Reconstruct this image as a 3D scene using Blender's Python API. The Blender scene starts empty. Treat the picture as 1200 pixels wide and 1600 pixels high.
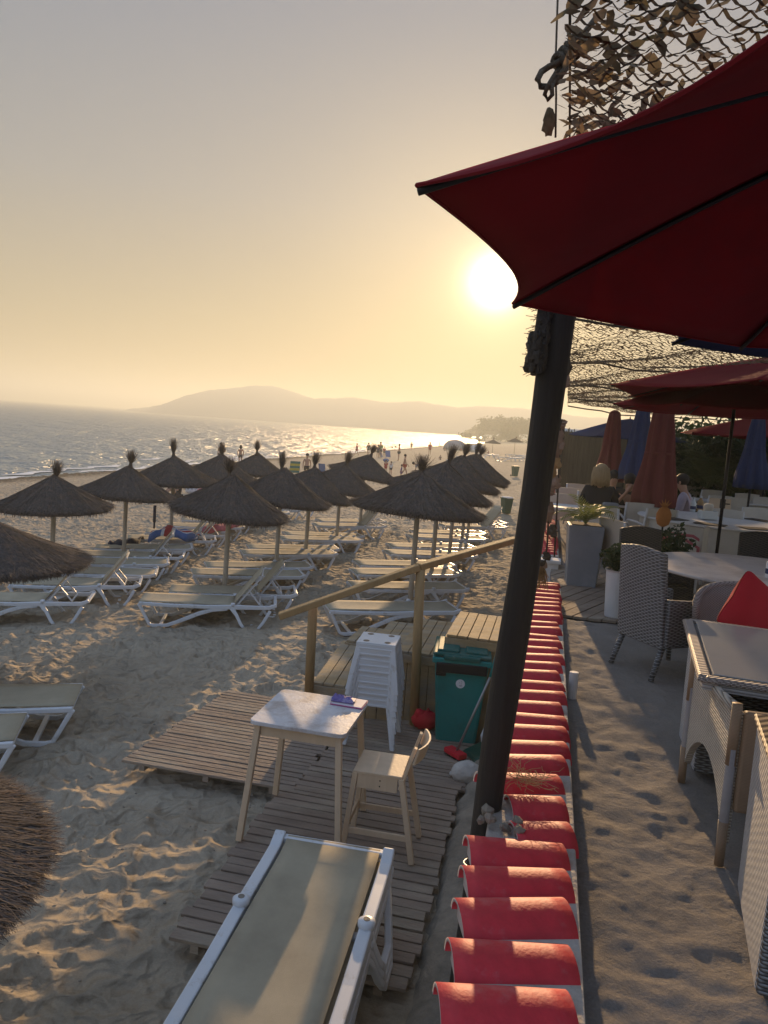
import bpy, math, random
import numpy as np
from mathutils import Vector, Matrix
rnd = random.Random(7); np.random.seed(3)
R = math.radians
sc = bpy.context.scene
col = sc.collection
# ------------------------------------------------------------------ camera
CAM_H = 3.0
_a = math.atan(.072); _p = math.atan(134.6/1200)
F = Vector((0, math.cos(_p), -math.sin(_p))); U0 = Vector((0, math.sin(_p), math.cos(_p)))
RR = Vector((1, 0, 0))*math.cos(_a) + U0*math.sin(_a)
UU = U0*math.cos(_a) - Vector((1, 0, 0))*math.sin(_a)
def ray(x, y): return F + RR*((x-600)/1200) + UU*((800-y)/1200)
def atz(x, y, z):
    d = ray(x, y); t = (z-CAM_H)/d.z; return Vector((d.x*t, d.y*t, z))
def aty(x, y, Y):
    d = ray(x, y); t = Y/d.y; return Vector((d.x*t, Y, CAM_H+d.z*t))
def cc(x, y): return x - .21*y + .15
def gz(x, y):
    c = cc(x, y); return -.047*max(0., -c)
def G(x, y, dz=0.):
    z = 0.
    for i in range(40):
        q = atz(x, y, z+dz); z = gz(q.x, q.y)
    return Vector((q.x, q.y, z))
def on_col(px, c, dz=1.3):
    # the point of a parasol column (offset c from the wall line) that stands in the direction px
    lo, hi = 2., 60.
    for i in range(50):
        Y = (lo+hi)/2; X = c-.15+.21*Y
        v = Vector((X, Y, gz(X, Y)+dz-CAM_H)); u = 600+1200*v.dot(RR)/v.dot(F)
        if (u < px): lo = Y
        else: hi = Y
    return Vector((X, Y, gz(X, Y)))
cd = bpy.data.cameras.new('camera'); cam = bpy.data.objects.new('camera', cd); col.objects.link(cam)
cd.sensor_fit = 'VERTICAL'; cd.sensor_height = 36; cd.lens = 27; cd.clip_end = 9000; cd.clip_start = .05
m = Matrix((RR, UU, -F)).transposed().to_4x4(); m.translation = Vector((0, 0, CAM_H)); cam.matrix_world = m
sc.camera = cam
PATIO = 1.17
WD = Vector((.2055, .9787, 0)); WN = Vector((.9787, -.2055, 0)); WANG = math.atan2(.2055, .9787)   # wall direction / normal
# ------------------------------------------------------------------ materials
MATS = {}
def _n(nt, t, **k):
    n = nt.nodes.new(t)
    for a, b in k.items(): setattr(n, a, b)
    return n
def mat(name, c, rough=.6, var=.12, vscale=6, bump=0., bscale=60, trans=0., spec=.4, metal=0., stretch=(1, 1, 1), c2=None, c2amt=.5, c2scale=3., c2edge=.12, tcol=None):
    """principled surface with colour variation, second patchy colour (dirt) and bump"""
    m = bpy.data.materials.new(name); m.use_nodes = True; nt = m.node_tree; L = nt.links
    b = nt.nodes['Principled BSDF']; out = nt.nodes['Material Output']
    b.inputs['Roughness'].default_value = rough; b.inputs['Metallic'].default_value = metal
    b.inputs['Specular IOR Level'].default_value = spec
    tc = _n(nt, 'ShaderNodeTexCoord'); mp = _n(nt, 'ShaderNodeMapping'); mp.inputs['Scale'].default_value = stretch
    L.new(tc.outputs['Object'], mp.inputs['Vector'])
    nz = _n(nt, 'ShaderNodeTexNoise'); nz.inputs['Scale'].default_value = vscale; nz.inputs['Detail'].default_value = 6; nz.inputs['Roughness'].default_value = .65
    L.new(mp.outputs[0], nz.inputs['Vector'])
    mr = _n(nt, 'ShaderNodeMapRange'); mr.inputs[1].default_value = .25; mr.inputs[2].default_value = .75
    mr.inputs[3].default_value = 1-var; mr.inputs[4].default_value = 1+var
    L.new(nz.outputs['Fac'], mr.inputs[0])
    base = None
    if c2:
        n2 = _n(nt, 'ShaderNodeTexNoise'); n2.inputs['Scale'].default_value = c2scale; n2.inputs['Detail'].default_value = 7; n2.inputs['Roughness'].default_value = .7
        L.new(mp.outputs[0], n2.inputs['Vector'])
        r2 = _n(nt, 'ShaderNodeMapRange'); r2.inputs[1].default_value = 1-c2amt-c2edge+.05; r2.inputs[2].default_value = 1-c2amt+c2edge+.05
        L.new(n2.outputs['Fac'], r2.inputs[0])
        mx = _n(nt, 'ShaderNodeMix', data_type='RGBA'); mx.inputs[6].default_value = (*c, 1); mx.inputs[7].default_value = (*c2, 1)
        L.new(r2.outputs[0], mx.inputs[0]); base = mx.outputs[2]
    vm = _n(nt, 'ShaderNodeVectorMath', operation='SCALE')
    if base: L.new(base, vm.inputs[0])
    else: vm.inputs[0].default_value = c
    L.new(mr.outputs[0], vm.inputs['Scale']); L.new(vm.outputs[0], b.inputs['Base Color'])
    if bump:
        nb = _n(nt, 'ShaderNodeTexNoise'); nb.inputs['Scale'].default_value = bscale; nb.inputs['Detail'].default_value = 5
        L.new(mp.outputs[0], nb.inputs['Vector'])
        bp = _n(nt, 'ShaderNodeBump'); bp.inputs['Strength'].default_value = bump; bp.inputs['Distance'].default_value = .02
        L.new(nb.outputs['Fac'], bp.inputs['Height']); L.new(bp.outputs[0], b.inputs['Normal'])
    if trans:
        tr = _n(nt, 'ShaderNodeBsdfTranslucent')
        if tcol: tr.inputs[0].default_value = (*tcol, 1)
        else: L.new(vm.outputs[0], tr.inputs[0])
        ms = _n(nt, 'ShaderNodeMixShader'); ms.inputs[0].default_value = trans
        L.new(b.outputs[0], ms.inputs[1]); L.new(tr.outputs[0], ms.inputs[2]); L.new(ms.outputs[0], out.inputs['Surface'])
    MATS[name] = m
    return m
def weave(name, c, cdark, su=110., sv=60., rough=.6, horiz=False, bump=.8):
    """woven resin strands: over / under pattern along the object's axes"""
    m = bpy.data.materials.new(name); m.use_nodes = True; nt = m.node_tree; L = nt.links
    b = nt.nodes['Principled BSDF']; b.inputs['Roughness'].default_value = rough
    tc = _n(nt, 'ShaderNodeTexCoord'); sp = _n(nt, 'ShaderNodeSeparateXYZ'); L.new(tc.outputs['Object'], sp.inputs[0])
    def mth(op, a, bb=None):
        n = _n(nt, 'ShaderNodeMath', operation=op)
        for i, v in enumerate((a, bb)):
            if v is None: continue
            if isinstance(v, (int, float)): n.inputs[i].default_value = v
            else: L.new(v, n.inputs[i])
        return n.outputs[0]
    u = mth('ADD', sp.outputs['X'], sp.outputs['Y']); v = sp.outputs['Z']
    zz = mth('ADD', v, 0)
    s1 = mth('MULTIPLY', zz, sv*6.283/2)
    row = mth('ABSOLUTE', mth('SINE', s1))
    par = mth('SIGN', mth('SINE', s1))
    s2 = mth('SINE', mth('MULTIPLY', u, su*6.283/4))
    if horiz: h = mth('MULTIPLY', row, mth('ADD', mth('MULTIPLY', mth('MULTIPLY', s2, par), .12), .88))
    else: h = mth('MULTIPLY', row, mth('ADD', mth('MULTIPLY', mth('MULTIPLY', s2, par), .4), .6))
    nz = _n(nt, 'ShaderNodeTexNoise'); nz.inputs['Scale'].default_value = 9; nz.inputs['Detail'].default_value = 4; L.new(tc.outputs['Object'], nz.inputs['Vector'])
    mr = _n(nt, 'ShaderNodeMapRange'); mr.inputs[3].default_value = .8; mr.inputs[4].default_value = 1.15; L.new(nz.outputs['Fac'], mr.inputs[0])
    mx = _n(nt, 'ShaderNodeMix', data_type='RGBA'); mx.inputs[6].default_value = (*cdark, 1); mx.inputs[7].default_value = (*c, 1)
    r = _n(nt, 'ShaderNodeMapRange'); r.inputs[1].default_value = .1; r.inputs[2].default_value = .55; L.new(h, r.inputs[0]); L.new(r.outputs[0], mx.inputs[0])
    vm = _n(nt, 'ShaderNodeVectorMath', operation='SCALE'); L.new(mx.outputs[2], vm.inputs[0]); L.new(mr.outputs[0], vm.inputs['Scale'])
    L.new(vm.outputs[0], b.inputs['Base Color'])
    bp = _n(nt, 'ShaderNodeBump'); bp.inputs['Strength'].default_value = bump; bp.inputs['Distance'].default_value = .006
    L.new(h, bp.inputs['Height']); L.new(bp.outputs[0], b.inputs['Normal'])
    MATS[name] = m; return m
mat('wplastic', (.62, .64, .66), .38, .06, 3, c2=(.42, .38, .32), c2amt=.40, c2scale=9, c2edge=.08)
mat('sling', (.47, .41, .29), .8, .08, 2.5, .25, 400, trans=.12, c2=(.33, .28, .2), c2amt=.42, c2scale=1.6, c2edge=.2)
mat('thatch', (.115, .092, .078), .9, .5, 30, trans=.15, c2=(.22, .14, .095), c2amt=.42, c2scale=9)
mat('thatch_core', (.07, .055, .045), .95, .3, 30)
mat('pole_wood', (.50, .44, .35), .8, .18, 10, .3, 40, stretch=(1, 1, .15))
mat('rail_wood', (.34, .22, .10), .75, .25, 9, .4, 50, stretch=(1, 1, .2))
mat('step_wood', (.36, .25, .13), .8, .25, 7, .5, 45, stretch=(.35, 1, 1), c2=(.27, .24, .19), c2amt=.5, c2scale=4)
mat('walk_wood', (.255, .195, .15), .88, .3, 7, .5, 60, stretch=(.3, 1, 1), c2=(.34, .29, .22), c2amt=.46, c2scale=3)
mat('pale_wood', (.62, .47, .32), .6, .12, 7, .15, 60, stretch=(1, 1, .15))
mat('white_top', (.60, .58, .58), .5, .12, 9, .15, 50, c2=(.36, .28, .23), c2amt=.47, c2scale=5, c2edge=.13)
mat('dark_post', (.028, .022, .018), .7, .4, 8, .7, 30, stretch=(1, 1, .08), c2=(.09, .07, .05), c2amt=.45, c2scale=5)
mat('tile_red', (.60, .036, .05), .6, .25, 7, .12, 70, c2=(.56, .17, .17), c2amt=.42, c2scale=6, c2edge=.12)
mat('tile_edge', (.5, .42, .38), .85, .2, 20)
mat('plaster', (.52, .47, .41), .9, .14, 6, .6, 30, c2=(.33, .29, .24), c2amt=.45, c2scale=4)
mat('whitewash', (.62, .62, .62), .85, .1, 6, .3, 30)
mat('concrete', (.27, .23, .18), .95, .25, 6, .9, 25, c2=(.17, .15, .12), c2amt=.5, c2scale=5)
mat('bin_green', (.008, .21, .20), .42, .08, 5, c2=(.012, .15, .14), c2amt=.45, c2scale=3)
mat('bin_lid', (.006, .10, .085), .65, .15, 5, c2=(.2, .24, .22), c2amt=.42, c2scale=4)
mat('dgreen', (.015, .07, .045), .5, .1, 5)
mat('black_plastic', (.012, .013, .016), .35, .2, 8)
mat('stone', (.50, .47, .43), .9, .2, 8, .8, 20)
mat('red_cloth', (.27, .010, .018), .85, .22, 2.2, .25, 9, trans=.30, tcol=(.27, .008, .014))
mat('red_faded', (.20, .05, .042), .85, .1, 3, .15, 200, trans=.2)
mat('blue_cloth', (.025, .04, .12), .85, .12, 3, .12, 300, trans=.25)
mat('blue_faded', (.05, .07, .16), .85, .12, 3, .15, 200, trans=.2)
mat('rib', (.012, .01, .012), .5, .1, 3)
mat('alum', (.32, .31, .3), .35, .05, 3, metal=.6)
mat('net', (.13, .10, .065), .95, .35, 6, trans=.35)
mat('scrap', (.30, .20, .125), .95, .4, 5, trans=.4, c2=(.10, .105, .06), c2amt=.5, c2scale=4)
mat('rope', (.11, .085, .06), .95, .3, 12, .6, 80)
mat('raffia', (.48, .33, .17), .9, .3, 12, trans=.3)
mat('shell', (.36, .24, .17), .8, .35, 12, .5, 30, trans=.1)
mat('cushion_red', (.55, .012, .028), .8, .08, 4, .3, 200)
mat('cushion_blue', (.03, .06, .16), .85, .08, 4, .2, 200)
mat('white_resin', (.58, .57, .56), .5, .08, 4)
mat('cream', (.58, .54, .47), .75, .1, 4, .3, 120, trans=.1)
mat('tabletop', (.62, .57, .54), .42, .08, 3, c2=(.40, .35, .33), c2amt=.45, c2scale=2.5)
mat('glasstop', (.42, .43, .45), .2, .05, 3, spec=.6)
mat('planter', (.20, .22, .25), .55, .12, 4, .15, 40, c2=(.27, .28, .3), c2amt=.4, c2scale=3)
mat('pot', (.62, .61, .6), .6, .08, 4, .15, 40)
mat('leafdark', (.035, .06, .022), .6, .45, 3, trans=.25)
mat('leafpalm', (.07, .10, .035), .55, .4, 3, trans=.3)
mat('leafyellow', (.20, .22, .06), .55, .3, 3, trans=.35)
mat('trunk', (.09, .07, .05), .9, .25, 8, .5, 20)
mat('cane', (.33, .31, .31), .6, .15, 9, .15, 50)
mat('reed', (.14, .105, .06), .95, .35, 14, .6, 50, stretch=(1, 1, .08))
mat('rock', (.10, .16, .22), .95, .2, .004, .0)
mat('skin', (.42, .24, .16), .6, .06, 8)
mat('hair_dark', (.02, .014, .01), .6, .2, 40, .4, 90)
mat('hair_blond', (.36, .25, .13), .55, .2, 40, .6, 90, stretch=(1, 1, .2))
for nm, c in dict(c_red=(.38, .03, .03), c_navy=(.012, .016, .035), c_black=(.015, .014, .016), c_blue=(.05, .12, .3), c_green=(.15, .24, .03), c_teal=(.05, .18, .18), c_lilac=(.42, .36, .42), c_grey=(.22, .24, .27), c_pink=(.5, .14, .16), c_white=(.6, .6, .6), c_yellow=(.45, .42, .06), c_purple=(.13, .06, .22), c_orange=(.42, .17, .05)).items():
    mat(nm, c, .85, .15, 6, .1, 60)
mat('paper', (.62, .55, .58), .6, .06, 10)
mat('paper_purple', (.16, .12, .34), .5, .2, 12, c2=(.4, .38, .45), c2amt=.42, c2scale=14)
mat('magenta', (.5, .05, .25), .5)
mat('glass', (.6, .65, .66), .1, .03, 3, spec=.7)
mat('white_lbl', (.72, .72, .74), .5, .04, 10)
weave('wick_grey', (.30, .31, .32), (.05, .047, .045), 60, 75)
weave('wick_dark', (.085, .072, .062), (.018, .016, .014), 60, 75)
weave('wick_light', (.62, .57, .50), (.26, .22, .17), 60, 70, horiz=True, bump=1.)
weave('wick_panel', (.50, .50, .51), (.26, .26, .27), 60, 60, horiz=True)
weave('wick_rim', (.52, .46, .43), (.15, .12, .11), 130, 130)
weave('wick_brown', (.30, .20, .14), (.06, .04, .03), 70, 80)
weave('rattan', (.36, .25, .16), (.24, .16, .10), 50, 160, horiz=True, bump=.3)
# ------------------------------------------------------------------ mesh builder
class B:
    def __init__(s): s.v = []; s.f = []; s.mi = []; s.cur = 0
    def add(s, vs, fs):
        o = len(s.v); s.v += [tuple(p) for p in vs]; s.f += [tuple(i+o for i in f) for f in fs]; s.mi += [s.cur]*len(fs)
    def box(s, c, d, M=None):
        x, y, z = d[0]/2, d[1]/2, d[2]/2
        vs = [Vector((i*x, j*y, k*z)) for i in (-1, 1) for j in (-1, 1) for k in (-1, 1)]
        if M is not None: vs = [M @ v for v in vs]
        c = Vector(c); s.add([v+c for v in vs], [(0, 1, 3, 2), (4, 6, 7, 5), (0, 4, 5, 1), (2, 3, 7, 6), (0, 2, 6, 4), (1, 5, 7, 3)])
    def hexa(s, p):   # 8 corners: bottom 4 (ccw), top 4
        s.add(p, [(3, 2, 1, 0), (4, 5, 6, 7), (0, 1, 5, 4), (1, 2, 6, 5), (2, 3, 7, 6), (3, 0, 4, 7)])
    def beam(s, a, b, w, h, up=(0, 0, 1)):
        a = Vector(a); b = Vector(b); d = (b-a).normalized(); up = Vector(up)
        x = d.cross(up)
        if x.length < 1e-4: x = d.cross(Vector((1, 0, 0)))
        x.normalize(); y = x.cross(d).normalized()
        o = []
        for p in (a, b): o += [p-x*w/2-y*h/2, p+x*w/2-y*h/2, p+x*w/2+y*h/2, p-x*w/2+y*h/2]
        s.hexa(o)
    def tube(s, pts, r, n=8, cap=True, flat=1.):
        pts = [Vector(p) for p in pts]; rs = r if isinstance(r, (list, tuple)) else [r]*len(pts)
        rings = []; up = None
        for i, p in enumerate(pts):
            d = (pts[min(i+1, len(pts)-1)]-pts[max(i-1, 0)]).normalized()
            if up is None: up = Vector((0, 0, 1)) if abs(d.z) < .9 else Vector((1, 0, 0))
            x = d.cross(up).normalized(); y = x.cross(d).normalized(); up = y
            rings.append([p+(x*math.cos(6.28319*k/n)+y*math.sin(6.28319*k/n)*flat)*rs[i] for k in range(n)])
        vs = [v for q in rings for v in q]; fs = []
        for i in range(len(pts)-1):
            for k in range(n):
                a = i*n+k; b = i*n+(k+1) % n; fs.append((a, b, b+n, a+n))
        if cap: fs.append(tuple(range(n))[::-1]); fs.append(tuple((len(pts)-1)*n+k for k in range(n)))
        s.add(vs, fs)
    def band(s, pts, w, h, side=(0, 1, 0)):
        """rectangular section swept along pts; w = size along side, h = size across"""
        pts = [Vector(p) for p in pts]; sd = Vector(side).normalized(); vs = []; fs = []
        for i, p in enumerate(pts):
            d = (pts[min(i+1, len(pts)-1)]-pts[max(i-1, 0)]).normalized(); y = sd.cross(d).normalized()
            hh = h[i] if isinstance(h, (list, tuple)) else h
            vs += [p-sd*w/2-y*hh/2, p+sd*w/2-y*hh/2, p+sd*w/2+y*hh/2, p-sd*w/2+y*hh/2]
        for i in range(len(pts)-1):
            for k in range(4):
                a = i*4+k; b = i*4+(k+1) % 4; fs.append((a, b, b+4, a+4))
        fs.append((3, 2, 1, 0)); e = (len(pts)-1)*4; fs.append((e, e+1, e+2, e+3))
        s.add(vs, fs)
    def lathe(s, prof, n=24, c=(0, 0, 0), cap=True, fn=None):
        vs = []; fs = []; c = Vector(c)
        for j, (r, z) in enumerate(prof):
            for k in range(n):
                a = 6.28319*k/n; rr = r*(fn(a, j/(len(prof)-1)) if fn else 1); vs.append(c+Vector((rr*math.cos(a), rr*math.sin(a), z)))
        for j in range(len(prof)-1):
            for k in range(n):
                a = j*n+k; b = j*n+(k+1) % n; fs.append((a, b, b+n, a+n))
        if cap: fs.append(tuple(range(n))[::-1]); fs.append(tuple((len(prof)-1)*n+k for k in range(n)))
        s.add(vs, fs)
    def ball(s, c, r, n=10, jit=0., sq=(1, 1, 1)):
        vs = []; c = Vector(c)
        for j in range(1, n//2+2):
            t = math.pi*j/(n//2+2)
            for k in range(n):
                a = 6.28319*k/n; q = r*(1+rnd.uniform(-jit, jit)); vs.append(c+Vector((q*math.sin(t)*math.cos(a)*sq[0], q*math.sin(t)*math.sin(a)*sq[1], q*math.cos(t)*sq[2])))
        m_ = n//2+1; vs += [c+Vector((0, 0, r*sq[2])), c-Vector((0, 0, r*sq[2]))]; fs = []
        for j in range(m_-1):
            for k in range(n):
                a = j*n+k; b = j*n+(k+1) % n; fs.append((a, a+n, b+n, b))
        for k in range(n): fs.append((m_*n, k, (k+1) % n)); fs.append((m_*n+1, (m_-1)*n+(k+1) % n, (m_-1)*n+k))
        s.add(vs, fs)
    def mesh(s, name, *ms, smooth=False):
        me = bpy.data.meshes.new(name); me.from_pydata(s.v, [], s.f)
        for x in ms: me.materials.append(MATS[x] if isinstance(x, str) else x)
        if len(ms) > 1: me.polygons.foreach_set('material_index', s.mi)
        if smooth: me.polygons.foreach_set('use_smooth', [True]*len(s.f))
        me.update(); return me
    def build(s, name, ms, parent=None, smooth=False, bevel=0., solid=0., label=None):
        if isinstance(ms, str): ms = (ms,)
        o = bpy.data.objects.new(name, s.mesh(name, *ms, smooth=smooth)); col.objects.link(o)
        if parent is not None: o.parent = parent
        if solid:
            k = o.modifiers.new('s', 'SOLIDIFY'); k.thickness = solid; k.offset = 0
        if bevel:
            k = o.modifiers.new('b', 'BEVEL'); k.width = bevel; k.segments = 2; k.limit_method = 'ANGLE'; k.angle_limit = R(40)
        if label: o['label'] = label
        return o
def tag(o, label, cat, group=None):
    o['label'] = label; o['category'] = cat
    if group: o['group'] = group
    return o
def thing(name, label, cat, loc=(0, 0, 0), rz=0., group=None, s=1.):
    o = bpy.data.objects.new(name, None); col.objects.link(o); o.empty_display_size = .1
    o.location = loc; o.rotation_euler = (0, 0, rz); o.scale = (s, s, s)
    return tag(o, label, cat, group)
def kids(o): return [c for c in bpy.data.objects if c.parent == o]
def copy(o, label=None, loc=None, rz=None, s=None, parent=None, group=None):
    c = o.copy(); col.objects.link(c); c.parent = parent
    for k in kids(o):
        if k is not c: copy(k, parent=c)
    if label: c['label'] = label
    if group: c['group'] = group
    if loc is not None: c.location = loc
    if rz is not None: c.rotation_euler = (0, 0, rz)
    if s is not None: c.scale = (s, s, s)
    return c
def struct(o): o['kind'] = 'structure'; return o
ORD = ['first', 'second', 'third', 'fourth', 'fifth', 'sixth', 'seventh', 'eighth', 'ninth', 'tenth', 'eleventh', 'twelfth', 'thirteenth', 'fourteenth', 'fifteenth', 'sixteenth']
# ------------------------------------------------------------------ world and sun
AZ = R(6.9); EL = R(10.7)
SUN = Vector((math.sin(AZ)*math.cos(EL), math.cos(AZ)*math.cos(EL), math.sin(EL)))
w = bpy.data.worlds.new('World'); sc.world = w; w.use_nodes = True; nt = w.node_tree; L = nt.links
bg = nt.nodes['Background']; bg.inputs['Strength'].default_value = .80
sky = _n(nt, 'ShaderNodeTexSky', sky_type='NISHITA'); sky.sun_disc = False; sky.sun_elevation = EL; sky.sun_rotation = AZ; sky.dust_density = 4; sky.air_density = 1.2
tc = _n(nt, 'ShaderNodeTexCoord')
nrm = _n(nt, 'ShaderNodeVectorMath', operation='NORMALIZE'); L.new(tc.outputs['Generated'], nrm.inputs[0])
sx = _n(nt, 'ShaderNodeSeparateXYZ'); L.new(nrm.outputs[0], sx.inputs[0])
rp = _n(nt, 'ShaderNodeValToRGB'); cr = rp.color_ramp; cr.elements[0].position = 0; cr.elements[1].position = 1
SKY = [(0., (.415, .325, .19)), (.04, (.44, .34, .185)), (.12, (.40, .345, .24)), (.26, (.305, .31, .315)), (.45, (.222, .258, .325)), (.62, (.24, .295, .38)), (1., (.31, .40, .53))]
for i, (q, c) in enumerate(SKY):
    e = cr.elements[0] if i == 0 else (cr.elements[-1] if i == len(SKY)-1 else cr.elements.new(q)); e.position = q; e.color = (*c, 1)
L.new(sx.outputs['Z'], rp.inputs[0])
dt = _n(nt, 'ShaderNodeVectorMath', operation='DOT_PRODUCT'); L.new(nrm.outputs[0], dt.inputs[0]); dt.inputs[1].default_value = SUN
mxm = _n(nt, 'ShaderNodeMath', operation='MAXIMUM'); L.new(dt.outputs['Value'], mxm.inputs[0]); mxm.inputs[1].default_value = 0
# sky behind and overhead brightened beyond its natural level, as added fill light
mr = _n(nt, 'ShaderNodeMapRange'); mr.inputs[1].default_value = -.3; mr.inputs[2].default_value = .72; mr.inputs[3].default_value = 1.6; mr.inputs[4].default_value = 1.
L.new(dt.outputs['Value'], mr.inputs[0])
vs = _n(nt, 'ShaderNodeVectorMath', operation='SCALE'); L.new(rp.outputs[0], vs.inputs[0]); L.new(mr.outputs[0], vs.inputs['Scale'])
bl = _n(nt, 'ShaderNodeMapRange'); bl.inputs[1].default_value = -.2; bl.inputs[2].default_value = .75; bl.inputs[3].default_value = 1.; bl.inputs[4].default_value = 0.; L.new(dt.outputs['Value'], bl.inputs[0])
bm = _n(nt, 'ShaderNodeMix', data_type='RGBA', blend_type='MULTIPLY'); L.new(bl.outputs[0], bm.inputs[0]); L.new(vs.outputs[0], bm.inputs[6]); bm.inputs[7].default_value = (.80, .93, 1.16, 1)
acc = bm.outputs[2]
def addv(a, b):
    n = _n(nt, 'ShaderNodeVectorMath', operation='ADD'); L.new(a, n.inputs[0]); L.new(b, n.inputs[1]); return n.outputs[0]
for p_, c in ((3000., (3.2, 3., 2.5)), (700., (.65, .52, .28)), (60., (.27, .185, .07)), (9., (.10, .055, .01))):
    pw = _n(nt, 'ShaderNodeMath', operation='POWER'); L.new(mxm.outputs[0], pw.inputs[0]); pw.inputs[1].default_value = p_
    g = _n(nt, 'ShaderNodeVectorMath', operation='SCALE'); g.inputs[0].default_value = c; L.new(pw.outputs[0], g.inputs['Scale'])
    acc = addv(acc, g.outputs[0])
ns = _n(nt, 'ShaderNodeVectorMath', operation='SCALE'); L.new(sky.outputs[0], ns.inputs[0]); ns.inputs['Scale'].default_value = .003
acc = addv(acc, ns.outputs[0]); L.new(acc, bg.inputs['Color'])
ld = bpy.data.lights.new('sun', 'SUN'); lo = bpy.data.objects.new('sun', ld); col.objects.link(lo)
ld.energy = 5.0; ld.angle = R(.6); ld.color = (1., .66, .34)
lo.rotation_euler = (-SUN).to_track_quat('-Z', 'Y').to_euler(); lo.location = (0, 0, 20)
sc.view_settings.view_transform = 'Standard'; sc.view_settings.look = 'None'; sc.view_settings.exposure = .34; sc.view_settings.gamma = 1
# ------------------------------------------------------------------ noise on arrays
def _h(i, j, k=0):
    n = (i.astype(np.int64)*374761393+j.astype(np.int64)*668265263+k*1442695041) & 0x7fffffff
    n = ((n ^ (n >> 13))*1274126177) & 0x7fffffff
    return ((n ^ (n >> 16)) & 0xffff)/65535.
def vnoise(x, y, k=0):
    i = np.floor(x); j = np.floor(y); u = x-i; v = y-j; u = u*u*(3-2*u); v = v*v*(3-2*v)
    return (_h(i, j, k)*(1-u)+_h(i+1, j, k)*u)*(1-v)+(_h(i, j+1, k)*(1-u)+_h(i+1, j+1, k)*u)*v
def dimples(x, y, cell, k, elong=1.25):
    gx = x/cell; gy = y/cell; i0 = np.floor(gx); j0 = np.floor(gy); best = np.full(x.shape, 9.)
    for di in (-1, 0, 1):
        for dj in (-1, 0, 1):
            i = i0+di; j = j0+dj; px = i+.15+.7*_h(i, j, k); py = j+.15+.7*_h(i, j, k+1); a = _h(i, j, k+2)*3.1416; s_ = .75+.6*_h(i, j, k+3)
            dx = gx-px; dy = gy-py; ca = np.cos(a); sa = np.sin(a); rx = (dx*ca+dy*sa)/elong; ry = (-dx*sa+dy*ca)
            best = np.minimum(best, np.sqrt(rx*rx+ry*ry)/s_)
    return np.minimum(best, .80)/.80          # 0 in a print's middle, 1 on the crests
def sandrelief(x, y):
    wx = x+.09*(vnoise(x*3, y*3, 5)-.5); wy = y+.09*(vnoise(x*3, y*3, 6)-.5)
    d1 = dimples(wx, wy, .27, 11); d2 = dimples(wx, wy, .15, 31)
    amp = .45+.9*vnoise(x*.8, y*.8, 3)
    h = amp*(.10*d1**1.9+.055*d2**1.7)+.04*(vnoise(x*.7, y*.7, 1)-.5)+.03*(vnoise(x*2.3, y*2.3, 2)-.5)+.006*(vnoise(x*14, y*14, 4)-.5)
    return h-.05
def gridmesh(name, X, Y, Z, m):
    nr, nc = X.shape; me = bpy.data.meshes.new(name)
    idx = np.arange(nr*nc).reshape(nr, nc); q = np.stack([idx[:-1, :-1], idx[:-1, 1:], idx[1:, 1:], idx[1:, :-1]], -1).reshape(-1, 4)
    me.vertices.add(nr*nc); me.vertices.foreach_set('co', np.stack([X, Y, Z], -1).astype(np.float32).ravel())
    me.loops.add(q.size); me.loops.foreach_set('vertex_index', q.ravel().astype(np.int32))
    me.polygons.add(len(q)); me.polygons.foreach_set('loop_start', np.arange(0, q.size, 4, dtype=np.int32))
    me.polygons.foreach_set('use_smooth', np.ones(len(q), bool))
    me.materials.append(m); me.update(calc_edges=True)
    o = bpy.data.objects.new(name, me); col.objects.link(o); return o
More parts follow.
